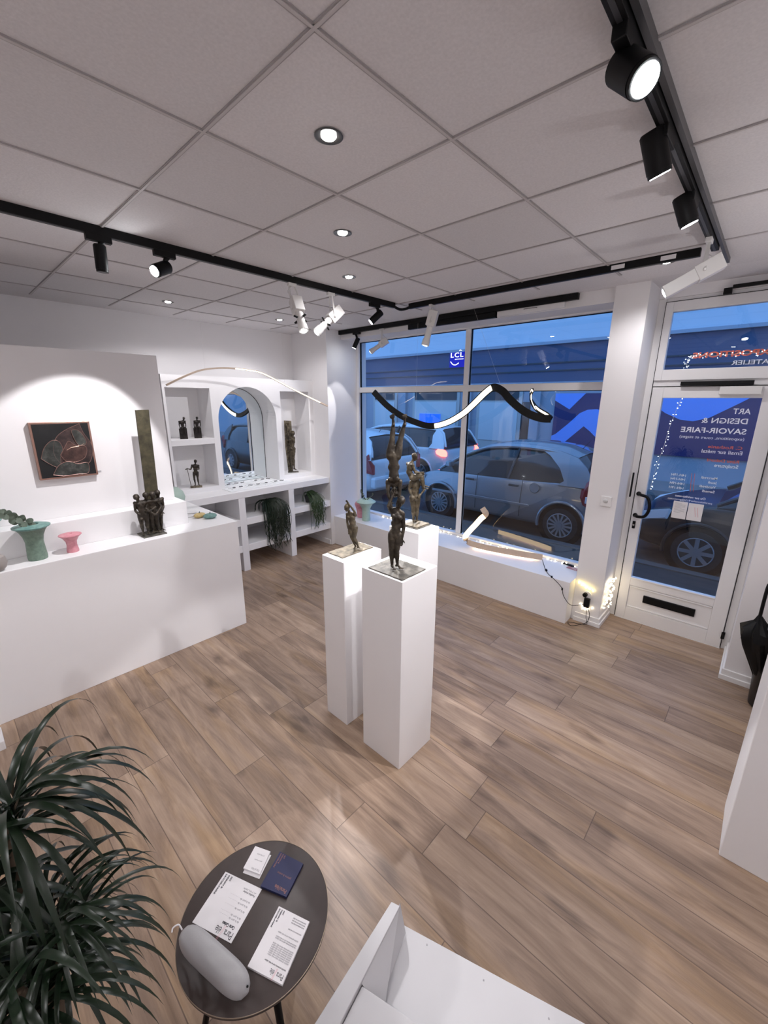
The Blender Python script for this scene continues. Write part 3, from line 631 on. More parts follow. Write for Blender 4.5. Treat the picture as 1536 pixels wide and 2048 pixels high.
lp = smoothpath([(3.035, -.025, .20), (3.04, -.03, .12), (3.02, -.04, .07), (2.99, -.06, .03), (2.98, 0, .012), (2.95, .09, .008), (2.90, .05, .008), (2.96, -.0, .01), (3.02, -.05, .03), (3.04, -.06, .10), (3.038, -.03, .19)], 6)
MB().tube(lp, .0026, 6).build('slack_loop', M_BLACK, cab, smooth=True)
so = thing('wall_socket', 'round white wall socket low on the pillar with a black plug', 'socket', (3.058, -.012, .285))
MB().tube([(3.048, -.012, .285), (3.060, -.012, .285)], .038, 24).build('cover_plate', M_PVC, so, smooth=True)
pg = thing('power_adapter', 'black power adapter plugged into the low pillar socket', 'plug', (3.03, -.02, .25))
MB().box(3.012, 3.047, -.05, .0, .175, .265).build('adapter_body', M_BLACK, pg, bevel=.006)
MB().tube([(3.02, .0, .29), (3.047, .0, .29)], .02, 16).build('plug', M_BLACK, pg, smooth=True)
pr = thing('motion_sensor', 'small white wall sensor with round lens on the pillar', 'sensor', (3.055, -.05, 1.19))
MB().box(3.047, 3.06, -.095, -.01, 1.145, 1.235).build('sensor_plate', M_PVC, pr, bevel=.004)
MB().ball((3.047, -.05, 1.195), .020, 16, 8, (.6, 1, 1)).build('sensor_lens', mat('milky_lens', (.60, .60, .60), .3), pr, smooth=True)
# fairy lights
def bulb_mesh():
    m_ = MB()
    for a in range(5):
        q = a * 2 * PI / 5
        m_.add([(0, 0, .006), (math.cos(q - .5) * .006, math.sin(q - .5) * .006, 0), (math.cos(q) * .015, math.sin(q) * .015, .003), (math.cos(q + .5) * .006, math.sin(q + .5) * .006, 0), (0, 0, -.004)], [(0, 1, 2), (0, 2, 3), (4, 2, 1), (4, 3, 2)])
    return m_
def fairy(label, path, n, m, jit=.012, size=1.0, group=None):
    t = thing('fairy_light_string', label, 'fairy lights', path[0])
    pp = smoothpath(path, 8); MB().tube(pp, .0011, 5).build('wire', mat('clear_wire', (.62, .58, .50), .3), t, smooth=True)
    first = None
    for i in range(n):
        p = pp[int((i + .5) * (len(pp) - 1) / n)] + V([random.uniform(-jit, jit) for _ in range(3)])
        if first is None:
            first = bulb_mesh().build('bulb', m, t, local=True); o = first
        else:
            o = first.copy(); C.objects.link(o); o.parent = t
        o.location = p - V(path[0]); o.rotation_euler = (random.uniform(0, 3), random.uniform(0, 3), random.uniform(0, 3)); o.scale = (size,) * 3
    return t
fairy('string of star fairy lights along the foot of the shop window', [(3.345, 2.86, .428), (3.34, 2.5, .425), (3.345, 2.1, .428), (3.335, 1.7, .427), (3.34, 1.3, .428), (3.335, .9, .427), (3.34, .5, .43), (3.335, .14, .432)], 46, M_FAIRY, .014, .85)
fairy('loose bundle of star fairy lights beside the door jamb', [(3.12, -.15, .40), (3.22, -.165, .42), (3.32, -.155, .41), (3.14, -.16, .34), (3.30, -.17, .33), (3.12, -.155, .27), (3.26, -.165, .26), (3.10, -.16, .19), (3.24, -.17, .20), (3.30, -.155, .36)], 40, M_FAIRY, .014, .95)
fairy('few fairy lights stuck on the pillar above the socket', [(3.045, .07, .40), (3.045, .035, .378), (3.045, -.01, .36), (3.045, -.07, .352)], 6, emitter('yellow_fairy', (1, .78, .25), 6), .006, 1.1)
fairy('few fairy lights hanging below the black adapter', [(3.045, .03, .17), (3.045, .0, .15), (3.045, -.02, .14), (3.045, -.08, .18)], 7, M_FAIRY, .008, 1.0)
fairy('string of cool white fairy lights down the left of the door glass', [(3.415, -.405, 2.05), (3.415, -.385, 1.95), (3.415, -.36, 1.80), (3.415, -.345, 1.65), (3.415, -.32, 1.5), (3.415, -.31, 1.38), (3.415, -.30, 1.28)], 34, M_FAIRYW, .014, .30)
fairy('string of cool white fairy lights across the transom window glass', [(3.415, -.41, 2.29), (3.415, -.40, 2.34), (3.415, -.43, 2.385), (3.415, -.55, 2.375), (3.415, -.7, 2.38), (3.415, -.85, 2.38), (3.415, -.95, 2.385)], 48, M_FAIRYW, .022, .32)

# ------------------------------------------------------------------ lettering on door and transom (reads from the street)
M_VW = mat('white_vinyl', (0.78, 0.80, 0.86), 0.6); M_VR = mat('red_vinyl', (0.62, 0.13, 0.08), 0.6)
DT = dict(ax=(0, 1, 0), ay=(0, 0, 1))
def dtext(name, s, y, z, size, m, width=None, bold=0.0, parent=None):
    return text(name, s, size, (3.424, y, z), (0, 1, 0), (0, 0, 1), m, parent or door, width=width, bold=bold)
lt = []
dtext('lettering_art', 'ART', -.857, 1.942, .058, M_VW, .105, .0008)
dtext('lettering_design', 'DESIGN &', -.857, 1.868, .058, M_VW, .285, .0008)
dtext('lettering_savoir', 'SAVOIR-FAIRE', -.860, 1.790, .058, M_VW, .416, .0010)
dtext('lettering_activities', '(expositions, cours et stages)', -.859, 1.742, .032, M_VW, .414)
dtext('lettering_first_name', 'C. Rothanie', -.859, 1.672, .034, M_VR, .213, .0005)
dtext('lettering_enamel', 'Email sur m\u00e9tal', -.867, 1.632, .040, M_VW, .255, .0004)
dtext('lettering_second_name', 'R\u00e9mi Debord', -.859, 1.565, .034, M_VR, .20, .0005)
dtext('lettering_sculpture', 'Sculpture', -.860, 1.525, .038, M_VW, .149, .0005)
for i, (dname, z) in enumerate((('Mercredi', 1.421), ('Jeudi', 1.386), ('Vendredi', 1.349), ('Samedi', 1.311))):
    dtext('lettering_day', dname, -.749, z, .029, M_VW, None, .0004); dtext('lettering_hours', '14H-19H', -.543, z, .029, M_VW, .102, .0004)
for y in (-.576, -.596): MB().add([(3.424, y - .014, 1.302), (3.424, y - .011, 1.302), (3.424, y + .003, 1.456), (3.424, y, 1.456)], [(0, 1, 2, 3)]).build('red_stroke', M_VR, door)
dtext('lettering_appointment', 'Ou sur rendez-vous', -.701, 1.246, .026, M_VW, .21, .0004)
dtext('lettering_mail', 'paralleleatelier912@gmail.com', -.749, 1.217, .022, M_VW, .305)
dtext('lettering_shop', 'EXPOSITIONS', -.93, 2.366, .058, M_VR, .50, .002, w2)
dtext('lettering_atelier', 'ATELIER', -.895, 2.303, .045, M_VW, .215, .0004, w2)
# notice leaflets taped inside the door glass
def notice(label, y0, y1, z0, z1, kind):
    t = thing('door_notice', label, 'notice', (3.418, (y0 + y1) / 2, z0))
    MB().box(3.4165, 3.418, y0, y1, z0, z1).build('sheet', M_PAPER, t)
    if kind:
        for i in range(9): MB().box(3.4158, 3.4165, y1 - .012 - (.075 if i % 4 else .05), y1 - .012, z1 - .018 - i * .010, z1 - .016 - i * .010).build('text_line', M_GINK, t)
    else:
        for s_ in (0, .018): MB().add([(3.4158, -.640 - s_, 1.175), (3.4158, -.643 - s_, 1.175), (3.4158, -.668 - s_ + .008, 1.095), (3.4158, -.665 - s_ + .008, 1.095)][::-1], [(0, 1, 2, 3)]).build('slanted_stroke', M_PINK, t)
notice('white leaflet with small text on door glass, nearer the handle', -.592, -.490, 1.059, 1.209, 1)
notice('white leaflet with two slanted rose strokes on door glass', -.700, -.598, 1.060, 1.207, 0)

# ------------------------------------------------------------------ enamel picture
pc = thing('enamel_picture', 'square dark picture with copper edge hanging on the white partition', 'picture', (-.19, 2.70, 1.68))
px0, px1, pz0, pz1 = -.362, -.018, 1.480, 1.872
M_COPPER = mat('copper_edge', (.42, .25, .20), .35, .8)
MB().box(px0, px1, 2.665, 2.7045, pz0, pz1).build('box_frame', M_COPPER, pc, bevel=.002)
MB().box(px0 + .012, px1 - .012, 2.662, 2.666, pz0 + .012, pz1 - .012).build('black_ground', patina('black_enamel', (.002, .002, .0025), (.004, .004, .005), (.009, .009, .010), .75, 9, 0), pc)
def cpoly(pts, dy, m, name):
    sp_ = smoothpath([(x, 0, z) for x, z in pts] + [(pts[0][0], 0, pts[0][1])], 5)
    q = [(px0 + p.x * (px1 - px0), pz0 + p.z * (pz1 - pz0)) for p in sp_[:-1]]
    MB().prism(q, (0, 2.662 - dy, 0), (1, 0, 0), (0, 0, 1), (0, .0015, 0)).build(name, m, pc)
    MB().tube([(x, 2.6615 - dy, z) for x, z in q] + [(q[0][0], 2.6615 - dy, q[0][1])], .0016, 5).build('copper_outline', mat('rose_copper_wire', (.34, .20, .17), .35, .7), pc)
E1 = patina('plum_enamel', (.016, .010, .010), (.045, .026, .025), (.10, .062, .056), .5, 16, .2)
E2 = patina('grey_green_enamel', (.012, .013, .012), (.040, .042, .038), (.115, .115, .105), .5, 16, .2)
E3 = patina('rust_enamel', (.022, .011, .009), (.065, .032, .027), (.13, .072, .060), .5, 18, .2)
cpoly([(.82, .96), (.86, .80), (.96, .60), (.97, .45), (.88, .25), (.70, .20), (.52, .22), (.36, .30), (.30, .50), (.38, .72), (.55, .85)], .0012, E1, 'enamel_field')
cpoly([(.08, .38), (.16, .56), (.30, .68), (.42, .66), (.46, .52), (.40, .38), (.36, .20), (.22, .26)], .0030, E2, 'enamel_field')
cpoly([(.40, .42), (.50, .56), (.58, .66), (.68, .58), (.86, .54), (.82, .36), (.66, .28), (.48, .30)], .0048, E3, 'enamel_field')
cpoly([(.68, .70), (.66, .84), (.76, .85), (.84, .76), (.88, .62), (.80, .56), (.72, .60)], .0064, E2, 'enamel_field')
cpoly([(.22, .08), (.34, .24), (.52, .30), (.66, .24), (.84, .24), (.82, .06), (.60, .05), (.40, .04)], .0064, E2, 'enamel_field')
pc2 = MB().tube([(px0 + a * .344, 2.657, pz0 + b_ * .392) for a, b_ in ((.52, .50), (.60, .54), (.74, .56), (.84, .60))], .002, 6).build('gold_line', mat('pale_gold', (.75, .5, .38), .3, .8), pc)
lb = MB().box(-.008, .012, 2.7005, 2.7045, 1.494, 1.503).build('caption_label', mat('grey_label', (.45, .45, .47), .5)); tag(lb, 'tiny grey caption label right of the enamel picture', 'label')

# ------------------------------------------------------------------ bronzes
class SC3:
    """clay: tapered capsules and ellipsoids fused into one continuous skin"""
    def __init__(s): s.m = MB()
    def cap(s, a, b, ra, rb=None, n=12):
        rb = ra if rb is None else rb; a = V(a); b = V(b); k = 5; d = (b - a)
        L = max(d.length, 1e-6); d = d / L; pts = []; rs = []
        for i in range(k): t = -math.cos(PI / 2 * i / (k - 1)); pts.append(a + d * ra * t); rs.append(max(ra * math.sqrt(max(0, 1 - t * t)), ra * .05))
        for i in range(k): t = math.sin(PI / 2 * i / (k - 1)); pts.append(b + d * rb * t); rs.append(max(rb * math.sqrt(max(0, 1 - t * t)), rb * .05))
        s.m.tube(pts, rs, n); return s
    def chain(s, pts, rs):
        for i in range(len(pts) - 1): s.cap(pts[i], pts[i + 1], rs[i], rs[i + 1])
        return s
    def ell(s, c, r, ax=None):
        b = MB().ball((0, 0, 0), 1, 16, 10); Mx = ax if ax is not None else Matrix.Identity(3); c = V(c)
        s.m.add([c + Mx @ V((p.x * r[0], p.y * r[1], p.z * r[2])) for p in b.v], b.f); return s
    def build(s, name, m, parent, voxel, rough=.0012, nsc=60):
        o = s.m.build(name + '_raw', m, None)
        md = o.modifiers.new('r', 'REMESH'); md.mode = 'VOXEL'; md.voxel_size = voxel
        sm = o.modifiers.new('s', 'SMOOTH'); sm.factor = .5; sm.iterations = 3
        dg = bpy.context.evaluated_depsgraph_get(); me = bpy.data.meshes.new_from_object(o.evaluated_get(dg))
        bpy.data.objects.remove(o)
        for v in me.vertices:
            p = v.co; f = noise.noise(p * nsc) + .6 * noise.noise(p * nsc * 2.3 + V((7, 3, 1)))
            v.co = p + v.normal * f * rough
        me.polygons.foreach_set('use_smooth', [True] * len(me.polygons)); me.name = name
        me.materials.clear(); me.materials.append(m)
        ob = bpy.data.objects.new(name, me); C.objects.link(ob); ob.parent = parent
        return ob
def head(s, c, up, fwd, h, hair=0):
    """h = head height"""
    up = V(up).normalized(); fwd = V(fwd); fwd = (fwd - up * fwd.dot(up)).normalized(); sd = fwd.cross(up)
    A = Matrix((sd, fwd, up)).transposed(); c = V(c)
    s.ell(c + up * h * .10, (h * .37, h * .43, h * .42), A); s.ell(c + fwd * h * .06 - up * h * .16, (h * .28, h * .33, h * .36), A)
    s.ell(c + fwd * h * .47 - up * h * .05, (h * .055, h * .10, h * .13), A)         # nose
    s.ell(c + fwd * h * .36 - up * h * .40, (h * .13, h * .11, h * .10), A)          # chin
    s.ell(c + fwd * h * .41 - up * h * .25, (h * .12, h * .06, h * .045), A)         # mouth
    s.ell(c + fwd * h * .36 + up * h * .11, (h * .26, h * .08, h * .05), A)          # brow
    for k in (-1, 1): s.ell(c + sd * h * .37 * k - up * h * .03, (h * .05, h * .09, h * .13), A)
    if hair: s.ell(c - fwd * h * .10 + up * h * .14, (h * .42, h * .46, h * .44), A)
def hand(s, w_, d, palm_n, h, curl=.3):
    """wrist, pointing direction, palm normal, hand length"""
    w_ = V(w_); d = V(d).normalized(); pn = V(palm_n); pn = (pn - d * pn.dot(d)).normalized(); sd = d.cross(pn)
    A = Matrix((sd, d, pn)).transposed(); s.ell(w_ + d * h * .28, (h * .22, h * .32, h * .11), A)
    for i, (o_, L) in enumerate(((-.17, .40), (-.06, .46), (.06, .43), (.17, .34))):
        a = w_ + d * h * .48 + sd * h * o_; b = a + (d + pn * curl * .5 + sd * o_ * .5).normalized() * h * L * .55; e = b + (d * .8 + pn * curl * 1.6).normalized() * h * L * .5
        s.chain([a, b, e], [h * .065, h * .058, h * .05])
    a = w_ + d * h * .18 - sd * h * .18; b = a + (d * .6 - sd * .8 + pn * .3).normalized() * h * .22; s.chain([a, b, b + (d * .9 - sd * .3 + pn * .4).normalized() * h * .2], [h * .085, h * .07, h * .055])
def foot(s, an, d, L, up=(0, 0, 1)):
    an = V(an); d = V(d).normalized(); up = V(up); sole = an - up * L * .26
    s.cap(an, sole - d * L * .18 + up * L * .10, L * .14, L * .13); s.cap(an - up * L * .05, sole + d * L * .55 + up * L * .08, L * .13, L * .09)
    sd = d.cross(up)
    for k in range(5): o_ = (k - 2) * .085; s.cap(sole + d * L * (.45) + sd * L * o_ + up * L * .07, sole + d * L * (.78 - abs(k - 1) * .04) + sd * L * o_ * 1.15 + up * L * .055, L * .055, L * .042, 8)
def figure(s, J, Hh, fwd=(0, -1, 0), female=False, kk=1.0):
    """J: joints head, neck, shL, shR, elL, elR, haL, haR, waist, hipL, hipR, knL, knR, anL, anR (+ handdir, footdir)"""
    j = {k: V(v) for k, v in J.items()}; u = Hh * kk; fwd = V(fwd).normalized()
    spine_up = (j['neck'] - (j['hipL'] + j['hipR']) / 2).normalized(); sd = (j['shR'] - j['shL']).normalized()
    fw = sd.cross(spine_up); fw = fw if fw.dot(fwd) > 0 else -fw
    A = Matrix((sd, fw, spine_up)).transposed()
    chest = (j['shL'] + j['shR']) / 2 * .62 + j['waist'] * .38; hipc = (j['hipL'] + j['hipR']) / 2
    sw = (j['shR'] - j['shL']).length
    s.ell(chest, (max(sw * .44, u * .07), u * .062, u * .095), A); s.ell(chest + spine_up * u * .045, (max(sw * .46, u * .07), u * .05, u * .05), A)
    s.cap(chest, j['waist'], u * .065, u * .056); s.ell(j['waist'], (u * .078, u * .054, u * .07), A)
    s.ell(hipc + spine_up * u * .015, (u * .088, u * .062, u * .065), A); s.cap(j['waist'], hipc, u * .060, u * .066)
    for k, hh in ((-1, 'hipL'), (1, 'hipR')):
        s.ell(j[hh] * .7 + hipc * .3 - fw * u * .035, (u * .045, u * .045, u * .05), A)
        s.ell(chest + sd * k * u * .045 + fw * u * .045 + spine_up * u * (.012 if female else .03), (u * .036, u * (.034 if female else .020), u * .032), A)
    s.cap(j['neck'] - spine_up * u * .03, j['neck'] * .45 + j['head'] * .55, u * .032, u * .026)
    for S_ in 'LR':
        sh, el, ha = j['sh' + S_], j['el' + S_], j['ha' + S_]; hp, kn, an = j['hip' + S_], j['kn' + S_], j['an' + S_]
        s.cap(j['neck'] - spine_up * u * .012, sh, u * .028, u * .032); s.ell(sh, (u * .040, u * .038, u * .044), A)
        m1 = sh.lerp(el, .45); s.chain([sh, m1, el], [u * .034, u * .031, u * .022]); m2 = el.lerp(ha, .28); s.chain([el, m2, ha], [u * .023, u * .025, u * .014])
        hdv = j.get('hd' + S_, ha - el); hand(s, ha, hdv, j.get('pn' + S_, fw), u * .105)
        m3 = hp.lerp(kn, .35); s.chain([hp, m3, kn], [u * .058, u * .055, u * .034]); m4 = kn.lerp(an, .28)
        back = -fw; s.chain([kn, m4 + back * u * .010, an], [u * .034, u * .037, u * .018]); s.ell(kn + fw * u * .010, (u * .028, u * .026, u * .03))
        foot(s, an, j.get('fd' + S_, fwd + sd * (.25 if S_ == 'R' else -.25)), u * .145, j.get('fu' + S_, (0, 0, 1)))
    head(s, j['head'], (j['head'] - j['neck']), j.get('look', fwd), u * .135, 1)
def plate(parent, x0, x1, y0, y1, z0, z1, m, name='base_plate'):
    b = MB(); n = 9; P_ = []
    for (a0, b0, a1, b1) in ((x0, y0, x1, y0), (x1, y0, x1, y1), (x1, y1, x0, y1), (x0, y1, x0, y0)):
        for i in range(n): t = i / n; P_.append((a0 + (a1 - a0) * t + random.uniform(-.0015, .0015), b0 + (b1 - b0) * t + random.uniform(-.0015, .0015)))
    return b.prism(P_, (0, 0, z0), (1, 0, 0), (0, 1, 0), (0, 0, z1 - z0)).build(name, m, parent, bevel=.0015)
def sculpture(label, x, y, z, rz, grp=None): return thing('bronze_sculpture', label, 'sculpture', (x, y, z), math.radians(rz), grp)

# 1 acrobats : woman standing, holding an upside-down man above her
t = sculpture('tall bronze of a standing woman holding an upside-down acrobat overhead', .72, .34, 1.158, -49.08)
plate(t, .640, .838, .222, .462, 1.158, 1.1655, M_PLATE_G)
Z = 1.158; s = SC3()
figure(s, dict(head=(.024, -.012, 1.535 - Z), neck=(.007, 0, 1.500 - Z), shL=(-.026, .0, 1.487 - Z), shR=(.034, -.004, 1.470 - Z), elL=(-.038, -.035, 1.520 - Z), haL=(-.014, -.018, 1.572 - Z), hdL=(.35, .2, 1), elR=(.043, -.004, 1.400 - Z), haR=(.034, -.012, 1.338 - Z),
    waist=(.004, .0, 1.412 - Z), hipL=(-.018, 0, 1.357 - Z), hipR=(.016, 0, 1.357 - Z), knL=(-.022, -.008, 1.272 - Z), knR=(.008, -.012, 1.272 - Z), anL=(-.016, .004, 1.186 - Z), anR=(.012, .010, 1.186 - Z), fdL=(.25, -.9, 0), fdR=(.55, -.7, 0), look=(.3, -.8, .2)), .385, (0.1, -1, 0), True)
s.build('standing_woman', M_BRONZE, t, .0030)
s = SC3()
figure(s, dict(head=(-.008, .004, 1.583 - Z), neck=(-.012, .002, 1.610 - Z), shL=(-.040, 0, 1.632 - Z), shR=(.017, 0, 1.634 - Z), elL=(-.040, -.012, 1.580 - Z), haL=(-.030, -.018, 1.540 - Z), elR=(.018, -.006, 1.583 - Z), haR=(.012, -.010, 1.545 - Z),
    waist=(-.013, 0, 1.710 - Z), hipL=(-.032, 0, 1.765 - Z), hipR=(.003, 0, 1.765 - Z), knL=(-.022, .0, 1.850 - Z), knR=(.018, .002, 1.848 - Z), anL=(-.017, .0, 1.925 - Z), anR=(.038, 0, 1.925 - Z), fdL=(-.2, -.1, 1), fdR=(-.05, -.1, 1), fuL=(0, 1, 0), fuR=(0, 1, 0), look=(0, -1, 0)), .385, (0, -1, 0))
s.build('inverted_acrobat', M_BRONZE, t, .0030)
# 2 small twisted figure
t = sculpture('small bronze figure with crossed legs and raised hand on ochre plate', .847, .779, 1.126, -43.2)
plate(t, .692, .955, .727, .862, 1.126, 1.133, M_PLATE)
Z = 1.126; s = SC3()
figure(s, dict(head=(-.047, 0, 1.400 - Z), neck=(-.034, 0, 1.372 - Z), shL=(-.046, .012, 1.354 - Z), shR=(.000, -.010, 1.356 - Z), elL=(-.049, .016, 1.305 - Z), haL=(-.041, .004, 1.258 - Z), elR=(-.004, -.03, 1.385 - Z), haR=(-.036, -.012, 1.425 - Z), hdR=(-.5, .5, .6),
    waist=(-.017, 0, 1.312 - Z), hipL=(-.026, .006, 1.272 - Z), hipR=(.000, -.006, 1.272 - Z), knL=(-.024, .0, 1.212 - Z), knR=(-.007, -.012, 1.207 - Z), anL=(.000, .006, 1.150 - Z), anR=(.018, -.008, 1.150 - Z), fdL=(-.2, -.8, 0), fdR=(.5, -.6, 0), look=(-.8, -.4, 0)), .275, (-.3, -1, 0), True, 1.12)
s.build('twisted_figure', M_BRONZE_L, t, .0023)
# 3 standing figure carrying another on the shoulders
t = sculpture('bronze of a standing figure carrying a seated one on its shoulders', 1.16, .55, 1.265, -52.04)
plate(t, 1.088, 1.232, .487, .612, 1.265, 1.272, M_PLATE_G); plate(t, 1.095, 1.225, .494, .605, 1.272, 1.279, M_PLATE, 'upper_plate')
Z = 1.265; s = SC3()
figure(s, dict(head=(.010, -.004, 1.580 - Z), neck=(-.006, 0, 1.556 - Z), shL=(-.036, 0, 1.542 - Z), shR=(.026, 0, 1.540 - Z), elL=(-.048, -.004, 1.500 - Z), haL=(-.034, -.02, 1.462 - Z), elR=(.047, .0, 1.500 - Z), haR=(.026, -.02, 1.475 - Z),
    waist=(-.013, 0, 1.487 - Z), hipL=(-.027, 0, 1.448 - Z), hipR=(.004, 0, 1.448 - Z), knL=(-.022, -.004, 1.378 - Z), knR=(.004, -.004, 1.378 - Z), anL=(-.017, .002, 1.300 - Z), anR=(.003, .0, 1.300 - Z), look=(.6, .6, 0)), .325, (.3, 1, 0), False, 1.06)
s.build('carrying_figure', M_BRONZE_L, t, .0026)
s = SC3()
figure(s, dict(head=(-.020, 0, 1.698 - Z), neck=(-.036, 0, 1.672 - Z), shL=(-.060, .012, 1.652 - Z), shR=(-.030, -.016, 1.650 - Z), elL=(-.020, .022, 1.612 - Z), haL=(.016, .010, 1.600 - Z), elR=(-.014, -.026, 1.607 - Z), haR=(.014, -.018, 1.606 - Z),
    waist=(-.050, 0, 1.605 - Z), hipL=(-.030, .012, 1.572 - Z), hipR=(-.028, -.014, 1.570 - Z), knL=(.030, .022, 1.586 - Z), knR=(.026, -.028, 1.582 - Z), anL=(.044, .020, 1.520 - Z), anR=(.038, -.030, 1.520 - Z), look=(1, 0, -.35)), .290, (1, -.2, 0), False, 1.05)
s.build('seated_figure', M_BRONZE_L, t, .0026)
# 4 group of men with a tall plank
t = sculpture('dark bronze group of four huddled figures before a very tall olive plank', .22, 2.447, 1.0, -8)
plate(t, .137, .306, 2.375, 2.528, 1.0, 1.010, M_PLATE_G)
MB().box(.268, .385, 2.54, 2.552, 1.0, 1.02).build('foot_tab', M_PLATE_G, t) if False else None
MB().add([(.226, 2.500, 1.012), (.318, 2.500, 1.012), (.318, 2.516, 1.012), (.226, 2.516, 1.012), (.247, 2.500, 1.950), (.340, 2.500, 1.952), (.340, 2.516, 1.952), (.247, 2.516, 1.950)], [(0, 3, 2, 1), (4, 5, 6, 7), (0, 1, 5, 4), (1, 2, 6, 5), (2, 3, 7, 6), (3, 0, 4, 7)]).build('tall_plank', M_PLANK, t, bevel=.002)
def gfig(dx, dy, lean, headd, nm, look, armL, armR, Hh=.325):
    """armL/armR: (elbow offset from shoulder, hand offset from shoulder)"""
    s = SC3(); x = dx; y = dy; sl = V((x + lean - .034, y, .268)); sr = V((x + lean + .034, y, .268))
    figure(s, dict(head=(x + headd[0], y + headd[1], .310 + headd[2]), neck=(x + lean + headd[0] * .35, y, .281), shL=sl, shR=sr,
        elL=sl + V(armL[0]), haL=sl + V(armL[1]), elR=sr + V(armR[0]), haR=sr + V(armR[1]),
        waist=(x + lean * .5, y, .218), hipL=(x - .018, y, .176), hipR=(x + .018, y, .176), knL=(x - .020, y - .006, .100), knR=(x + .020, y - .004, .102), anL=(x - .016, y + .004, .034), anR=(x + .018, y + .002, .034), look=look), Hh, (0, -1, 0), False, 1.16)
    s.build(nm, M_BRONZE, t, .0027)
DN = ((-.006, .006, -.055), (.012, -.012, -.095)); DR = ((.004, .006, -.058), (-.012, -.02, -.095)); RT = ((.040, -.006, .004), (.078, -.012, .0)); LT = ((-.040, -.006, .004), (-.078, -.012, .0))
gfig(-.046, -.026, -.006, (-.026, -.006, .000), 'left_figure', (-.2, -1, -.1), DN, RT)
gfig(-.008, -.004, .0, (-.002, -.026, .006), 'second_figure', (0, -1, -.5), ((-.02, -.02, -.05), (.01, -.04, -.06)), ((.02, -.02, -.05), (-.01, -.04, -.06)))
gfig(.028, -.012, .004, (.006, -.022, .006), 'third_figure', (0, -1, -.5), ((-.02, -.02, -.05), (.01, -.04, -.08)), ((.02, -.02, -.05), (-.01, -.04, -.08)))
gfig(.058, .008, .012, (.020, -.006, .008), 'right_figure', (.3, -1, -.2), LT, DR)
# 5 small black seated bronzes on blocks
def seated(label, x, y, rz, hx, look, lean):
    t = sculpture(label, x, y, 1.60, rz)
    MB().add([(-.040, -.030, 0), (.040, -.030, 0), (.038, .030, 0), (-.040, .030, 0), (-.042, -.030, .112), (.038, -.030, .118), (.038, .030, .118), (-.042, .030, .112)], [(0, 3, 2, 1), (4, 5, 6, 7), (0, 1, 5, 4), (1, 2, 6, 5), (2, 3, 7, 6), (3, 0, 4, 7)]).build('block', M_BRONZE_D, t, bevel=.002, local=True)
    s = SC3()
    figure(s, dict(head=(hx, -.01, .222), neck=(hx * .5, 0, .200), shL=(-.028 + lean, 0, .190), shR=(.030 + lean, 0, .192), elL=(-.032 + lean, .004, .155), haL=(-.030, .006, .122), elR=(.034 + lean, -.004, .156), haR=(.030, -.012, .122),
        waist=(.0, .0, .148), hipL=(-.014, 0, .120), hipR=(.016, 0, .120), knL=(-.016, -.034, .118), knR=(.018, -.034, .118), anL=(-.016, -.038, .07), anR=(.018, -.038, .07), look=look), .215, (0, -1, 0), False, 1.05)
    s.build('seated_figure', M_BRONZE_D, t, .0024)
seated('small black bronze of a bowed seated figure on block, left of the two', 1.105, 3.83, -21.8, .020, (.5, -.8, -.5), -.002)
seated('small black bronze of an upright seated figure on block, right of the two', 1.262, 3.825, -23.1, .008, (.2, -1, 0), .004)
# 6 figure with stick
t = sculpture('thin bronze figure leaning on a long stick in the lower left niche', 1.165, 3.80, 1.04, -22.6)
MB().box(-.062, .062, -.03, .03, 0, .018).build('base_plate', M_PLATE, t, bevel=.002, local=True)
s = SC3()
figure(s, dict(head=(.020, -.004, .300), neck=(.016, 0, .268), shL=(-.020, 0, .257), shR=(.046, 0, .252), elL=(-.036, -.02, .215), haL=(-.066, -.026, .226), hdL=(-1, 0, -.2), elR=(.050, -.01, .212), haR=(.022, -.03, .220), hdR=(-1, 0, .1),
    waist=(.012, 0, .208), hipL=(-.006, 0, .172), hipR=(.026, 0, .172), knL=(-.012, -.004, .108), knR=(.024, -.004, .108), anL=(-.006, .002, .038), anR=(.028, 0, .038), look=(0, -1, 0)), .305, (0, -1, 0), False, .98)
s.build('standing_figure', M_BRONZE, t, .0026)
MB().tube([(-.074, -.028, .236), (-.066, -.028, .15), (-.052, -.02, .016)], .0028, 8).build('stick', M_BRONZE, t, local=True)
# 7 relief panel with figure
t = sculpture('tall ochre bronze relief with a draped figure in the right niche', 2.545, 3.86, 1.045, -34.5)
MB().box(-.06, .085, -.045, .05, 0, .008).build('base_plate', M_PLATE_G, t, bevel=.002, local=True)
b = MB(); b.prism([(-.055, .008), (.010, .008), (.026, .40), (.020, .705), (-.078, .712), (-.080, .35)], (0, .012, 0), (1, 0, 0), (0, 0, 1), (0, .012, 0)); b.build('relief_panel', M_PLATE, t, bevel=.002, local=True)
s = SC3()
figure(s, dict(head=(.030, -.055, .535), neck=(.016, -.045, .500), shL=(-.014, -.030, .482), shR=(.040, -.038, .480), elL=(-.042, -.03, .56), haL=(-.030, -.03, .63), hdL=(.2, 0, 1), elR=(.046, -.045, .42), haR=(.020, -.055, .375),
    waist=(.010, -.032, .395), hipL=(-.008, -.03, .33), hipR=(.030, -.03, .33), knL=(-.008, -.03, .20), knR=(.022, -.03, .20), anL=(-.008, -.026, .06), anR=(.028, -.026, .06), look=(.5, -1, -.2)), .55, (.2, -1, 0), True, .95)
for k in range(9):
    a = random.uniform(-.05, .0); s.cap((a, -.004, .08 + k * .05), (a + random.uniform(-.02, .03), -.008, .16 + k * .06), .012, .008)
s.chain([(-.045, -.006, .66), (-.02, -.02, .60), (-.035, -.02, .50), (.0, -.02, .44)], [.022, .018, .016, .02])
s.build('relief_figure', M_BRONZE_L, t, .0038, .0022, 45)

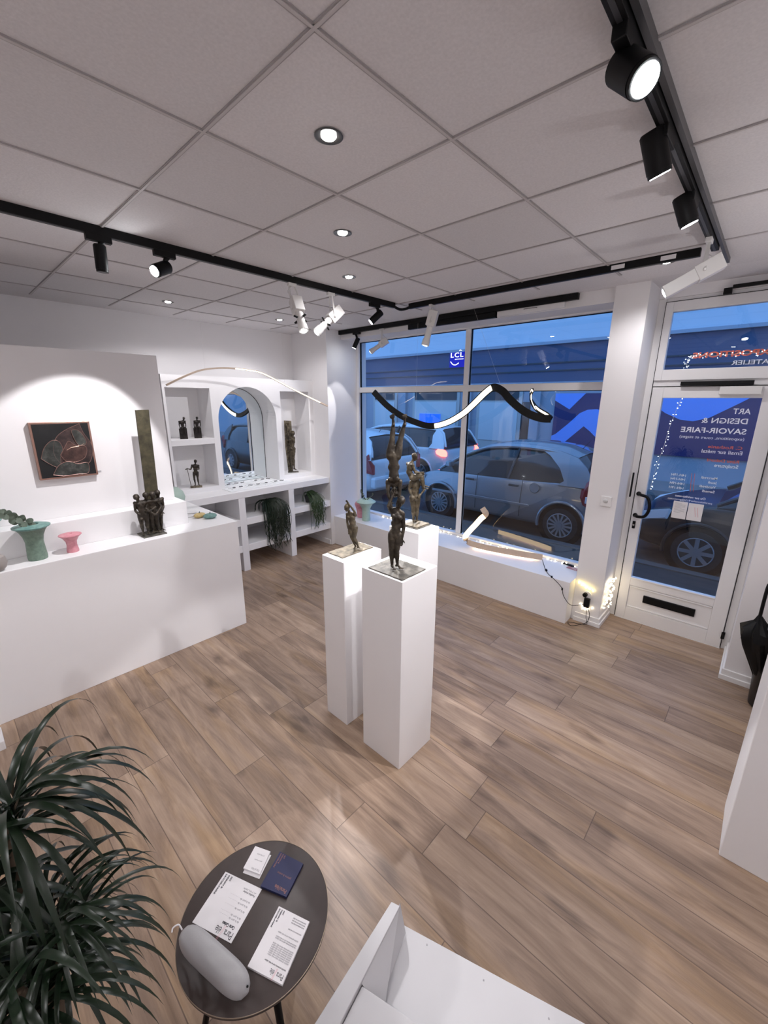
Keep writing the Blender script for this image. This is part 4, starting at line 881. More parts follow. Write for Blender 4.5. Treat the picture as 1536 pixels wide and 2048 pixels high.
# ------------------------------------------------------------------ ceramics
M_GREEN = patina('speckled_green_glaze', (.12, .18, .145), (.16, .235, .185), (.21, .30, .23), .55, 40, 0)
M_TEAL = patina('speckled_teal_glaze', (.10, .22, .20), (.15, .29, .265), (.22, .37, .33), .45, 40, 0)
M_MINT = patina('mint_glaze', (.36, .50, .42), (.42, .56, .47), (.47, .60, .51), .5, 30, 0)
M_ROSE = patina('rose_glaze', (.55, .20, .25), (.64, .27, .31), (.70, .34, .38), .5, 30, 0)
M_OCHRE = patina('ochre_glaze', (.50, .36, .13), (.62, .47, .20), (.70, .56, .28), .45, 30, 0)
def vase(label, x, y, z, prof, m, rim=None, rimmat=None, name='ceramic_vase', cat='vase'):
    t = thing(name, label, cat, (x, y, z))
    MB().lathe(prof, (x, y, z), 48).build('vase_body', m, t, smooth=True)
    if rim: MB().lathe(rim, (x, y, z), 48).build('flared_rim', rimmat or m, t, smooth=True)
    return t
GP = [(.052, 0), (.054, .02), (.050, .08), (.048, .12), (.055, .16), (.070, .195), (.085, .215)]
GR = [(.084, .213), (.100, .222), (.101, .228), (.070, .238), (.042, .240), (.036, .230), (.030, .16), (.001, .155)]
gv = vase('large speckled green ceramic vase with wide rim holding eucalyptus', -.487, 2.44, 1.0, GP, M_GREEN, GR, M_TEAL)
PP = [(.035, 0), (.036, .01), (.030, .05), (.032, .075), (.048, .105), (.062, .117)]
PR = [(.061, .116), (.067, .121), (.066, .125), (.045, .131), (.016, .132), (.012, .125), (.010, .06), (.001, .05)]
vase('small pink ceramic vase with flared rim on the counter', -.296, 2.435, 1.0, PP, M_ROSE, PR)
vase('teal ceramic vase cut by the left edge, on the raised step', -.68, 2.62, 1.192, [(.02, 0), (.025, .02), (.05, .05), (.075, .07), (.05, .09), (.02, .095), (.015, .05), (.001, .04)], M_TEAL)
vase('grey ceramic piece cut by the left edge on the counter', -.70, 2.36, 1.0, [(.03, 0), (.05, .02), (.06, .05), (.05, .09), (.03, .10), (.025, .06), (.001, .05)], mat('grey_glaze', (.33, .30, .28), .6))
mv = vase('mint green ceramic vase with broad conical top on window ledge', 3.06, 2.91, .42, [(.056, 0), (.057, .02), (.055, .10), (.056, .165), (.066, .19), (.090, .235)], M_MINT, [(.089, .234), (.132, .262), (.133, .268), (.085, .300), (.056, .306), (.048, .298), (.04, .2), (.001, .19)])
vase('rounded rose ceramic vase behind the mint vase on window ledge', 3.13, 3.08, .42, [(.052, 0), (.058, .01), (.062, .05), (.068, .12), (.088, .175), (.092, .195), (.075, .225), (.04, .245), (.02, .24), (.015, .15), (.001, .14)], M_ROSE)
vase('pale green ceramic vase mostly hidden behind the partition edge', .66, 3.16, 1.0, [(.04, 0), (.07, .02), (.105, .07), (.115, .11), (.10, .16), (.06, .20), (.03, .21), (.02, .15), (.001, .14)], mat('pale_green_glaze', (.42, .54, .47), .5, noise_amt=.08))
def pebble(label, x, y, rx, ry, rz_, m, rot):
    t = thing('ceramic_pebble', label, 'ceramic pot', (x, y, 1.0), rot)
    MB().ball((0, 0, rz_ * .98), 1, 28, 14, (rx, ry, rz_)).build('pot_body', m, t, smooth=True, local=True)
    MB().tube([(0, 0, rz_ * 1.9), (.002, 0, rz_ * 2.05), (.004, 0, rz_ * 2.05 + .012)], [.007, .005, .002], 8).build('stem_knob', mat('dark_glaze', (.05, .09, .09), .4), t, smooth=True, local=True)
pebble('flat ochre yellow ceramic pot with tiny stem on the counter end', .690, 2.655, .055, .042, .022, M_OCHRE, .3)
pebble('flat teal ceramic pot with tiny stem, in front of the yellow one', .742, 2.56, .058, .044, .024, M_TEAL, -.2)
t = thing('white_dish', 'small white ceramic dish beside the raised step', 'dish', (.70, 2.86, 1.0))
MB().lathe([(.03, 0), (.05, .006), (.052, .012), (.035, .009), (.001, .008)], (.70, 2.86, 1.0), 28).build('dish_body', M_PVC, t, smooth=True)
t = thing('white_dish', 'thin white ceramic plate behind the yellow pot', 'dish', (.64, 2.76, 1.0))
MB().lathe([(.035, 0), (.05, .004), (.051, .008), (.03, .006), (.001, .006)], (.64, 2.76, 1.0), 28).build('dish_body', M_PVC, t, smooth=True)
# sprigs
def sprig(label, path, leaf, n, m, stemm):
    t = thing('eucalyptus_sprig', label, 'branch', path[0]); pp = smoothpath(path, 8)
    MB().tube(pp, .0016, 6).build('stem', stemm, t, smooth=True)
    b = MB()
    for i in range(n):
        p = pp[int(len(pp) * (.25 + .74 * i / n))]
        for sgn in (-1, 1):
            d = V((random.uniform(-.8, .8), random.uniform(-.35, .1), random.uniform(.1, .9) * sgn)).normalized()
            a = d.cross(V((random.uniform(-.5, .5), -1, random.uniform(-.2, .5)))).normalized(); nn = d.cross(a); c_ = p + d * leaf * 1.0; q = []
            for k in range(12): th = 2 * PI * k / 12; q.append(c_ + d * math.cos(th) * leaf + a * math.sin(th) * leaf * .85 + nn * .12 * leaf * math.cos(2 * th))
            b.add([c_] + q, [(0, k + 1, (k + 1) % 12 + 1) for k in range(12)])
    b.build('leaves', m, t, smooth=True, fixn=False); return t
M_EUC = mat('eucalyptus_leaf', (.13, .17, .13), .6, noise_amt=.3, nscale=40); M_STEM = mat('twig', (.16, .13, .08), .7)
sprig('grey green eucalyptus sprig leaning left out of the green vase', [(-.487, 2.43, 1.16), (-.50, 2.42, 1.245), (-.545, 2.40, 1.29), (-.60, 2.38, 1.33), (-.67, 2.36, 1.36)], .021, 12, M_EUC, M_STEM)
sprig('thin leafy twig rising to the left from the mint vase', [(3.06, 2.92, .62), (3.06, 2.93, .72), (3.07, 2.99, .78), (3.08, 3.04, .83)], .010, 10, mat('olive_leaf', (.12, .13, .06), .6), M_STEM)
sprig('thin leafy twig rising to the right from the mint vase', [(3.06, 2.90, .62), (3.05, 2.88, .72), (3.05, 2.81, .77), (3.05, 2.76, .83)], .008, 9, M_EUC, M_STEM)

# ------------------------------------------------------------------ jewellery cards and trays
M_CARD = mat('white_card', (.84, .85, .86), .5); M_SILV = mat('oxidised_silver', (.16, .15, .15), .35, .8)
tr_ = MB().box(1.43, 2.31, 3.50, 3.735, .987, .993).build('jewellery_tray', M_CARD, bevel=.002); tag(tr_, 'front white tray under the row of jewellery cards', 'tray')
tr2 = MB().box(1.50, 2.22, 3.78, 4.02, .987, .993).build('jewellery_tray', M_CARD, bevel=.002); tag(tr2, 'rear white tray close to the arched mirror', 'tray')
kinds = ('round brooch', 'pair of square earrings', 'curled brooch', 'crescent brooch', 'ring-shaped brooch', 'leaf brooch', 'long bar brooch')
def jewel(kind, x, y, z, t):
    b = MB()
    if kind % 4 == 0: b.tube([(x + .016 * math.cos(a * PI / 8), y + .016 * math.sin(a * PI / 8), z) for a in range(15)], .004, 6).ball((x + .006, y, z), .007, 8, 5)
    elif kind % 4 == 1:
        b.box(x - .02, x - .004, y - .012, y + .012, z - .001, z + .006); b.box(x + .004, x + .018, y - .012, y + .012, z - .001, z + .006)
    elif kind % 4 == 2: b.tube(smoothpath([(x - .02, y + .012, z), (x, y + .016, z), (x + .008, y, z), (x + .02, y - .012, z), (x + .026, y - .002, z)], 4), .0045, 6)
    else: b.tube(smoothpath([(x - .02, y + .008, z), (x - .01, y - .008, z), (x + .01, y - .01, z), (x + .02, y + .008, z)], 4), .005, 6)
    return b.build('jewel', M_SILV, t, smooth=True)
for i, x in enumerate((1.545, 1.635, 1.76, 1.87, 1.985, 2.125, 2.215)):
    t = thing('jewellery_card', 'white card with a dark %s, %s from left, front row' % (kinds[i], ('first', 'second', 'third', 'fourth', 'fifth', 'sixth', 'seventh')[i]), 'jewellery card', (x, 3.645, .993))
    MB().box(x - .046, x + .046, 3.575, 3.705, .993, .999).build('card', M_CARD, t, bevel=.0015); jewel(i, x, 3.64, 1.003, t)
for i, x in enumerate((1.60, 1.70, 1.79, 1.98, 2.08, 2.165)):
    t = thing('jewellery_card', 'white card with small dark jewel, %s from left, rear row' % ('first', 'second', 'third', 'fourth', 'fifth', 'sixth')[i], 'jewellery card', (x, 3.885, .993))
    MB().box(x - .042, x + .042, 3.82, 3.95, .993, .999).build('card', M_CARD, t, bevel=.0015); jewel(i + 1, x, 3.885, 1.003, t)

# cards and pen-like pieces at the end of the window ledge
t = MB().obox((3.33, .27, .426), (.3, 1, 0), (-1, .3, 0), (0, 0, 1), .055, .014, .006).build('black_case', M_BLACK, bevel=.003); tag(t, 'narrow black case at the pillar end of the window ledge', 'case')
t = thing('rose_leaflet', 'rose leaflet with two white strokes at ledge end by pillar', 'leaflet', (3.27, .20, .42))
MB().obox((3.265, .205, .4225), (.15, 1, 0), (-1, .15, 0), (0, 0, 1), .055, .03, .001).build('sheet', mat('rose_paper', (.50, .24, .24), .7), t)
for k in (-.008, .008): MB().obox((3.265 + k, .195, .4238), (.75, 1, 0), (-1, .75, 0), (0, 0, 1), .028, .0015, .0003).build('white_stroke', M_PAPER, t)

# ------------------------------------------------------------------ trailing plants in the shelving
def trailing(label, x, y, z, r, n, lo, m):
    t = thing('trailing_plant', label, 'potted plant', (x, y, z))
    MB().lathe([(r * .45, 0), (r * .6, .09), (r * .62, .10), (r * .5, .10), (r * .45, .07), (.001, .07)], (x, y, z), 24).build('pot', mat('dark_pot', (.03, .03, .03), .6), t, smooth=True)
    b = MB()
    for i in range(n):
        a = random.uniform(-PI * 1.02, .15) if i % 5 else random.uniform(-PI, PI); rr = r * random.uniform(.3, 1.15)
        L = (.12 + .88 * random.random() ** 1.3) * lo
        px = x + math.cos(a) * rr * 1.2 + .02; py = y + math.sin(a) * rr
        fy = min(py, 3.40 - random.uniform(0, .05)) if i % 5 else py
        if i % 5:
            pts = [(x, y, z + .09), (x + math.cos(a) * rr * .6, y - r * .4, z + .10 + random.uniform(.02, .07)), (px, fy + .03, z + .05 + random.uniform(0, .05)), (px + random.uniform(-.02, .03), fy, z - L * .3), (px + random.uniform(-.03, .05), fy + random.uniform(-.01, .01), z - L * .7), (px + random.uniform(-.03, .06), fy, z - L)]
        else: pts = [(x, y, z + .09), (x + math.cos(a) * rr * .5, y + math.sin(a) * rr * .3, z + .15), (px, py, z + .10), (px + math.cos(a) * .02, py, z + .01)]
        b.tube(smoothpath(pts, 4), [.0030] * (4 * (len(pts) - 1)) + [.0012], 4)
    b.build('trailing_stems', m, t, smooth=True)
trailing('large dark trailing plant spilling from the middle shelf bay', 1.93, 3.55, .658, .13, 230, .50, mat('dark_cactus_green', (.010, .020, .009), .5, noise_amt=.4))
trailing('smaller green trailing plant in the right shelf bay', 2.57, 3.55, .658, .085, 100, .36, mat('mid_cactus_green', (.03, .06, .02), .5, noise_amt=.4))

# ------------------------------------------------------------------ round table and what lies on it
tc = (-.414, -.085); TZ = .478
t = thing('round_side_table', 'round dark brown side table with black legs in the foreground', 'side table', (tc[0], tc[1], 0))
M_TAB = mat('dark_brown_ash', (.052, .038, .034), .42, noise_amt=.25, nscale=24, bump=.2)
MB().lathe([(.20, TZ - .022), (.216, TZ - .020), (.224, TZ - .012), (.225, TZ - .002), (.222, TZ), (.001, TZ)], (tc[0], tc[1], 0), 96).build('table_top', M_TAB, t, smooth=True)
MB().tube([(tc[0] + .2245 * math.cos(a * PI / 48), tc[1] + .2245 * math.sin(a * PI / 48), TZ - .001) for a in range(97)], .0012, 6).build('brass_rim', mat('dull_brass', (.30, .24, .18), .35, .7), t, smooth=True)
for a in (20, 140, 260):
    c_, s_ = math.cos(math.radians(a)), math.sin(math.radians(a))
    MB().tube([(tc[0] + c_ * .10, tc[1] + s_ * .10, TZ - .022), (tc[0] + c_ * .20, tc[1] + s_ * .20, .0)], [.012, .010], 12).build('leg', M_BLACK, t, smooth=True)
MB().lathe([(.11, TZ - .030), (.11, TZ - .022)], (tc[0], tc[1], 0), 32).build('mounting_plate', M_BLACK, t)
def sheet(name, label, cat_, P, z, h, m):
    """P = four corners (TL, TR, BR, BL in the picture)"""
    P = [V((*p, 0)) for p in P]; t = thing(name, label, cat_, (sum(p.x for p in P) / 4, sum(p.y for p in P) / 4, z))
    MB().prism([(p.x, p.y) for p in P][::-1], (0, 0, z), (1, 0, 0), (0, 1, 0), (0, 0, h)).build('paper_stack', m, t, bevel=.0004)
    return t, P
def onsheet(t, P, u, v, s, size, m, z, rot=0, width=None, bold=0.0, nm='printed_text'):
    """u along the short top edge as read (text runs from P[1]... ), v down the page; the sheets lie head towards the window"""
    ex = (P[0] - P[1]); ey = (P[3] - P[0]); o = P[1] + ex * u + ey * v   # reading frame of the page seen from above
    return o, ex.normalized(), ey.normalized()
def page_text(t, P, u, v, body, size, m, z, width=None, bold=0.0, side=False):
    # pages read upside down from the camera: origin at the far edge of the lower right corner
    R_ = (P[0] - P[1]).normalized(); U_ = (P[2] - P[1]).normalized(); w_ = (P[0] - P[1]).length; hgt = (P[2] - P[1]).length
    R_ = (P[3] - P[2]).normalized(); U_ = (P[2] - P[1]).normalized()
    o = P[1] + (P[0] - P[1]) * u + (P[2] - P[1]) * v
    ax, ay = ((P[0] - P[1]).normalized(), (P[2] - P[1]).normalized())
    if side: ax, ay = (P[2] - P[1]).normalized(), (P[1] - P[0]).normalized()
    if ax.cross(ay).z < 0: ax, ay = ax, ay
    return text('printed_text', body, size, (o.x, o.y, z), ax, ay, m, t, width=width, bold=bold, t=.0001)
def logo(t, P, u, v, size, z, w1):
    W_ = (P[0] - P[1]).length; v -= size * .55 / (P[2] - P[1]).length
    page_text(t, P, u, v, 'Para', size, M_INK, z, w1); page_text(t, P, u + w1 * 1.42 / W_, v, '\u00e8le', size, M_INK, z, w1 * .62)
    a_ = (P[0] - P[1]).normalized(); b_ = (P[2] - P[1]).normalized(); o = P[1] + (P[0] - P[1]) * (u + w1 * 1.12 / W_) + (P[2] - P[1]) * v
    for k in (0, .12): q = V((o.x, o.y, z)) + a_ * w1 * k - b_ * size * .30; MB().prism([(0, 0), (.0007, 0), (.0007 + size * .22, size * 1.5), (size * .22, size * 1.5)], q, a_, b_, (0, 0, .0002)).build('logo_stroke', M_PINK, t)
SA = [(-.419, .098), (-.363 + .0, -.039), (-.501, -.097), (-.557, .039)]
t, P = sheet('large_leaflet', 'largest white leaflet on the round table, beside the grey speaker', 'leaflet', SA, TZ, .0012, M_PAPER)
zt_ = TZ + .0015
logo(t, P, .05, .95, .026, zt_, .030)
page_text(t, P, .10, .76, 'Carte Cadeau', .012, M_INK, zt_, .045, .0004)
for v_ in (.66, .60, .48, .38, .30): page_text(t, P, .08, v_, 'de la part de  . . . . . . . . . .', .008, M_GINK, zt_, .075)
page_text(t, P, .06, .16, 'Parallele Atelier', .008, M_INK, zt_, .045); page_text(t, P, .06, .11, 'ATELIER', .006, M_GINK, zt_, .05)
for k_, s_ in enumerate(('ART', 'DESIGN &', 'SAVOIR-FAIRE')): page_text(t, P, .80 + k_ * .075, .03, s_, .0075, M_INK, zt_, .062 * len(s_) / 12, .0002, True)
SB = [(-.354, -.124), (-.313, -.227), (-.451, -.287), (-.496, -.182)]
t, P = sheet('leaflet_stack', 'stack of white flyers on the table edge nearest the steps', 'leaflets', SB, TZ, .008, M_PAPER)
zt_ = TZ + .0083
logo(t, P, .05, .95, .018, zt_, .021)
for v_ in (.81, .72, .69, .66, .63, .60, .57, .54, .46, .43, .36, .25, .14, .10, .06): page_text(t, P, .06, v_, 'exposition permanente, email sur metal, sculpture', .006, M_GINK if v_ < .75 else M_INK, zt_, .070 if v_ > .3 else .045)
for k_, s_ in enumerate(('ART', 'DESIGN &', 'SAVOIR-FAIRE')): page_text(t, P, .80 + k_ * .075, .03, s_, .0055, M_INK, zt_, .050 * len(s_) / 12, .0002, True)
SCc = [(-.308, .095), (-.281, .039), (-.346, .001), (-.374, .06)]
t, P = sheet('business_card_stack', 'small stack of white business cards at far side of table', 'business cards', SCc, TZ, .007, M_PAPER)
page_text(t, P, .12, .85, 'Para//\u00e8le', .010, M_GINK, TZ + .0073, .03)
page_text(t, P, .2, .50, 'galerie atelier', .005, M_GINK, TZ + .0073, .03); page_text(t, P, .2, .25, 'ATELIER', .005, M_GINK, TZ + .0073, .03)
t, P = sheet('business_card', 'white business card slipped askew under the small stack', 'business card', [(-.315, .090), (-.284, .030), (-.353, -.006), (-.381, .052)], TZ - .0001, .0012, M_PAPER)
SD = [(-.259, .013), (-.227, -.080), (-.324, -.121), (-.364, -.032)]
M_NAVY = mat('navy_card', (.012, .016, .075), .5); M_CINK = mat('copper_ink', (.24, .11, .10), .5)
t, P = sheet('navy_flyer_stack', 'stack of dark navy flyers at the right of the table', 'flyers', SD, TZ, .009, M_NAVY)
page_text(t, P, .08, .85, 'Para//\u00e8le', .016, M_CINK, TZ + .0093, .045, .0004); page_text(t, P, .15, .52, 'galerie & atelier', .009, M_CINK, TZ + .0093, .055)
for k_, s_ in enumerate(('ART', 'DESIGN &', 'SAVOIR-FAIRE')): page_text(t, P, .76 + k_ * .085, .03, s_, .006, M_CINK, TZ + .0093, .048 * len(s_) / 12, .0002, True)
# speaker
sa, sb = V((-.592, .015, TZ + .032)), V((-.528, -.243, TZ + .032)); d_ = (sb - sa).normalized()
t = thing('portable_speaker', 'pale grey rounded portable speaker lying on the round table', 'speaker', (-.55, -.09, TZ))
b = MB(); n_ = 28; m_ = 24; L_ = (sb - sa).length / 2; mid = (sa + sb) / 2; sd_ = d_.cross(V((0, 0, 1))); vs = []; fs = []
for i in range(n_ + 1):
    u_ = -1 + 2 * i / n_; rr = max(.02, (1 - abs(u_) ** 5)) ** .5
    for k in range(m_):
        a = 2 * PI * k / m_; ca, sa_ = math.cos(a), math.sin(a); q = 2 / 2.6
        yy = math.copysign(abs(ca) ** q, ca) * .033 * rr; zz = math.copysign(abs(sa_) ** q, sa_) * .032 * rr
        vs.append(mid + d_ * L_ * u_ + sd_ * yy + V((0, 0, zz + (.002 if zz > 0 else 0))))
for i in range(n_):
    for k in range(m_): fs.append((i * m_ + k, i * m_ + (k + 1) % m_, (i + 1) * m_ + (k + 1) % m_, (i + 1) * m_ + k))
fs += [tuple(range(m_)), tuple(n_ * m_ + k for k in range(m_))]
b.add(vs, fs).build('speaker_body', mat('speckled_grey_shell', (.36, .355, .36), .45, noise_amt=.06, nscale=300), t, smooth=True)
MB().tube(smoothpath([sa + V((.0, .0, .01)), sa + V((-.004, .012, .022)), sa + V((-.018, .016, .022)), sa + V((-.024, .010, .018))], 5), .0022, 8).build('carry_loop', M_PAPER, t, smooth=True)
MB().ball(sb + d_ * -.004 + V((.004, 0, .014)), .003, 8, 5).build('port', M_BLACK, t)
MB().box(-.001, .001, 0, .001, 0, .001) if False else None

# ------------------------------------------------------------------ large foliage plant bottom left
M_LEAF = mat('dark_green_leaf', (.009, .020, .009), .32, noise_amt=.35, nscale=6, spec=.5)
def arching_plant(label, x, y, heads):
    t = thing('foliage_plant', label, 'potted plant', (x, y, 0))
    MB().lathe([(.12, 0), (.16, .26), (.165, .28), (.15, .28), (.14, .24), (.001, .24)], (x, y, 0), 40).build('pot', mat('terracotta_pot', (.38, .16, .11), .7), t, smooth=True)
    for hi, (hx, hy, hz, n, Lm, w_) in enumerate(heads):
        MB().tube(smoothpath([(x + (hx - x) * .1, y + (hy - y) * .1, .22), (x + (hx - x) * .5, y + (hy - y) * .5, hz * .55), (hx, hy, hz)], 6), [.014] * 12 + [.010], 8).build('stem', mat('woody_stem', (.10, .07, .045), .8), t, smooth=True)
        b = MB()
        for i in range(n):
            az = 2.39996 * i + random.uniform(-.3, .3); el = random.uniform(.15, 1.25) if i < n * .8 else random.uniform(-.3, .3); L = Lm * random.uniform(.7, 1.1); ww = w_ * random.uniform(.8, 1.2)
            d = V((math.cos(az) * math.cos(el), math.sin(az) * math.cos(el), math.sin(el))); p = V((hx, hy, hz)) + V((random.uniform(-.015, .015), random.uniform(-.015, .015), random.uniform(-.10, .03))); K = 12; side = d.cross(V((0, 0, 1))).normalized(); vs = []
            for k in range(K + 1):
                u = k / K; wd = ww * (math.sin(PI * min(1, u * .92 + .07)) ** .7) * (1 - u ** 4); nrm = side.cross(d).normalized()
                vs += [p - side * wd + nrm * wd * .25, p, p + side * wd + nrm * wd * .25]
                p = p + d * (L / K); d = (d + V((0, 0, -1)) * (.16 + .30 * u) * (1.0 if el > 0 else .6)).normalized()
            b.add(vs, [(k * 3 + j, k * 3 + j + 1, k * 3 + j + 4, k * 3 + j + 3) for k in range(K) for j in (0, 1)])
        b.build('leaf_crown', M_LEAF, t, smooth=True, fixn=False)
arching_plant('large dark green arching plant filling the bottom left corner', -.97, -.10,
    [(-.862, .04, 1.18, 64, .37, .0075), (-.835, -.13, 1.0, 74, .30, .0052), (-.90, -.18, 1.0, 60, .31, .006), (-.85, -.03, .93, 60, .28, .0055), (-.95, .02, 1.08, 40, .35, .007)])

# ------------------------------------------------------------------ umbrella bin
t = thing('umbrella_bin', 'black umbrella bin half hidden behind the tall white block', 'umbrella stand', (2.70, -1.30, 0))
ux, uy = 2.72, -1.315
MB().lathe([(.085, 0), (.10, .015), (.122, .42), (.125, .43), (.117, .43), (.095, .05), (.001, .03)], (ux, uy, 0), 36).build('bin', mat('glossy_black', (.005, .005, .0055), .3), t, smooth=True)
def umbrella(label, x, y, lean, m, hm, zt2, wide):
    t = thing('umbrella', label, 'umbrella', (x, y, .05))
    b = MB(); n = 20; prof = [(.008, .06), (.03, .20), (wide * .8, .42), (wide, .50), (wide * .92, .56), (.03, .62), (.012, .66)]; vs = []; fs = []
    for i, (r, z) in enumerate(prof):
        for k in range(n): a = 2 * PI * k / n; q = r * (1 + .22 * math.sin(a * 8 + i)); vs.append((x + lean[0] * z + q * math.cos(a), y + lean[1] * z + q * math.sin(a), z))
    for i in range(len(prof) - 1):
        for k in range(n): fs.append((i * n + k, i * n + (k + 1) % n, (i + 1) * n + (k + 1) % n, (i + 1) * n + k))
    b.add(vs, fs).build('folded_canopy', m, t, smooth=True)
    zx = x + lean[0] * .66; zy = y + lean[1] * .66
    hp_ = smoothpath([(zx, zy, .64), (zx, zy, zt2), (zx + .012, zy - .012, zt2 + .03), (zx + .035, zy - .03, zt2 + .035), (zx + .05, zy - .045, zt2 + .01), (zx + .05, zy - .045, zt2 - .03)], 5)
    MB().tube(hp_, .010, 10).build('handle', hm, t, smooth=True)
umbrella('black folded umbrella with black crook handle in the bin', ux - .02, uy + .025, (-.02, .19), mat('black_nylon', (.005, .005, .0055), .5, spec=.25), M_BLACK, .86, .10)
umbrella('grey patterned folded umbrella with pale wooden handle in the bin', ux - .05, uy - .02, (-.02, .14), mat('grey_nylon', (.10, .10, .11), .4, noise_amt=.9, nscale=60), M_WOOD, .76, .05)

# ------------------------------------------------------------------ street
GZ = -.10
struct(MB().box(3.5, 5.25, -14, 22, GZ - .2, GZ + .06).build('pavement', mat('pavement_stone', (.032, .031, .030), .8, noise_amt=.35, nscale=7, bump=.5)))
struct(MB().box(5.22, 5.36, -14, 22, GZ - .2, GZ + .075).build('kerb', mat('kerb_stone', (.07, .07, .068), .8, noise_amt=.1)))
struct(MB().box(5.3, 10.6, -20, 40, GZ - .3, GZ).build('road', mat('asphalt', (.05, .05, .052), .7, noise_amt=.3, nscale=40, bump=.4)))
struct(MB().box(10.5, 12.2, -20, 40, GZ - .2, GZ + .12).build('far_pavement', mat('far_pavement_stone', (.20, .20, .20), .8, noise_amt=.1)))
M_FAC = mat('grey_facade_render', (.30, .33, .38), .8, noise_amt=.06, nscale=2); M_FAS = mat('dark_fascia', (.055, .075, .14), .6, noise_amt=.08, nscale=2)
M_FACL = mat('pale_upper_facade', (.50, .55, .60), .8, noise_amt=.05, nscale=2); M_DWIN = mat('dark_shop_glass', (.02, .022, .028), .12)
t = thing('bank_building', 'bank building across the street with pale upper storey and dark fascia', 'building', (12.3, 5, 0))
MB().box(12.0, 14, -20, 40, 3.66, 12).build('upper_storey', M_FACL, t)
MB().box(12.0, 14, -20, 40, -.1, 2.56).build('ground_floor_wall', M_FAC, t)
MB().box(11.97, 14, -20, 40, 2.56, 3.66).build('fascia', M_FAS, t)
MB().box(11.85, 12.02, -20, 40, 3.62, 3.70).build('cornice', M_FAC, t)
for z in (3.10, 2.88, 2.55): MB().box(11.93, 11.99, -20, 40, z, z + .035).build('moulding', M_DWIN if z > 2.8 else M_FAC, t)
for i, yy in enumerate((-9, -5.5, 12.6, 16)):
    f = MB().box(11.97, 12.01, yy, yy + 2.4, .5, 2.45).build('window_surround', M_FAC, t); MB().box(11.95, 11.98, yy + .15, yy + 2.25, .6, 2.4).build('glazing', M_DWIN, f)
for (a, c_) in ((4.9, 6.5), (7.2, 9.3), (10.1, 11.4)):
    f = MB().box(11.96, 12.01, a, c_, .0, 2.50).build('window_surround', mat('warm_grey_wall', (.42, .42, .40), .7), t)
    MB().box(11.94, 11.97, a + .12, c_ - .12, 2.05, 2.44).build('transom_glass', M_DWIN, f); MB().box(11.94, 11.97, a + .12, c_ - .12, .75, 1.98).build('frosted_glass', mat('frosted_glass', (.50, .54, .55), .4), f)
for yy in (4.3, 6.7, 9.6, 11.9): MB().box(11.88, 12.0, yy, yy + .28, -.1, 2.56).build('pilaster', M_FAC, t)
MB().box(11.92, 11.99, 4.62, 4.86, .1, 2.0).build('door_panel', M_DWIN, t)
# storefront graphic : navy film with pale wave
gr_ = MB().box(11.93, 11.97, -4.2, 3.86, .70, 2.25).build('navy_window_film', mat('navy_film', (.012, .014, .10), .5), t)
M_WAVE = mat('sky_blue_film', (.12, .30, .80), .5)
def film(pts, nm): MB().prism([(y, z) for y, z in pts], (11.925, 0, 0), (0, 1, 0), (0, 0, 1), (-.01, 0, 0)).build(nm, M_WAVE, t)
film([(3.86, 2.05), (3.42, 1.80), (3.02, 2.25), (3.86, 2.25)], 'pale_block')
film([(3.86, 1.02), (3.74, 1.08), (3.40, 1.40), (3.12, 1.70), (2.92, 1.80), (2.68, 1.82), (2.3, 1.72), (2.0, 1.5), (1.9, 1.1), (2.56, 1.0), (2.78, 1.2), (2.97, 1.34), (3.45, .86), (3.52, .80), (3.86, .80)], 'pale_wave')
film([(1.35, 1.96), (1.05, 1.75), (.72, 1.60), (.45, 1.57), (.15, 1.66), (-.35, 2.0), (-.7, 2.25), (.38, 2.25), (.45, 2.19), (.6, 2.25), (1.35, 2.25)], 'pale_wave')
film([(-.75, 1.15), (-.9, 1.5), (-1.3, 1.9), (-1.8, 2.1), (-1.9, 1.7), (-1.5, 1.2), (-1.4, .75), (-.8, .75)], 'pale_wave')
# bank sign
sg = thing('bank_sign', 'round-cornered navy bank sign with white letters and smile on fascia', 'sign', (11.9, 7.35, 3.2))
MB().box(11.86, 11.96, 7.04, 7.62, 3.14, 3.69).build('sign_box', emitter('lit_navy_sign', (.004, .008, .22), 1.0), sg)
M_SGW = emitter('lit_white_lettering', (.75, .82, 1.0), 1.2)
text('letters', 'LCL', .21, (11.855, 7.59, 3.46), (0, -1, 0), (0, 0, 1), M_SGW, sg, width=.50, bold=.003, spacing=1.2)
sp_ = smoothpath([(11.852, 7.575, 3.33), (11.852, 7.48, 3.235), (11.852, 7.36, 3.215), (11.852, 7.24, 3.27)], 6)
MB().ribbon(sp_, (1, 0, 0), .004, .026).build('smile_stroke', M_SGW, sg)
MB().box(11.850, 11.856, 7.06, 7.40, 3.385, 3.402).build('underline', M_SGW, sg)
sg = thing('lit_window_screen', 'small bright blue lit screen in the window across the street', 'screen', (11.9, 8.4, 1.2))
MB().box(11.89, 11.93, 8.0, 8.88, 1.03, 1.52).build('screen', emitter('blue_screen', (.006, .05, 1.0), 1.3), sg); MB().box(11.90, 11.935, 7.97, 8.91, 1.0, 1.55).build('screen_frame', emitter('blue_screen_edge', (.02, .12, .9), .6), sg)
for yy in (-12, 24): pass

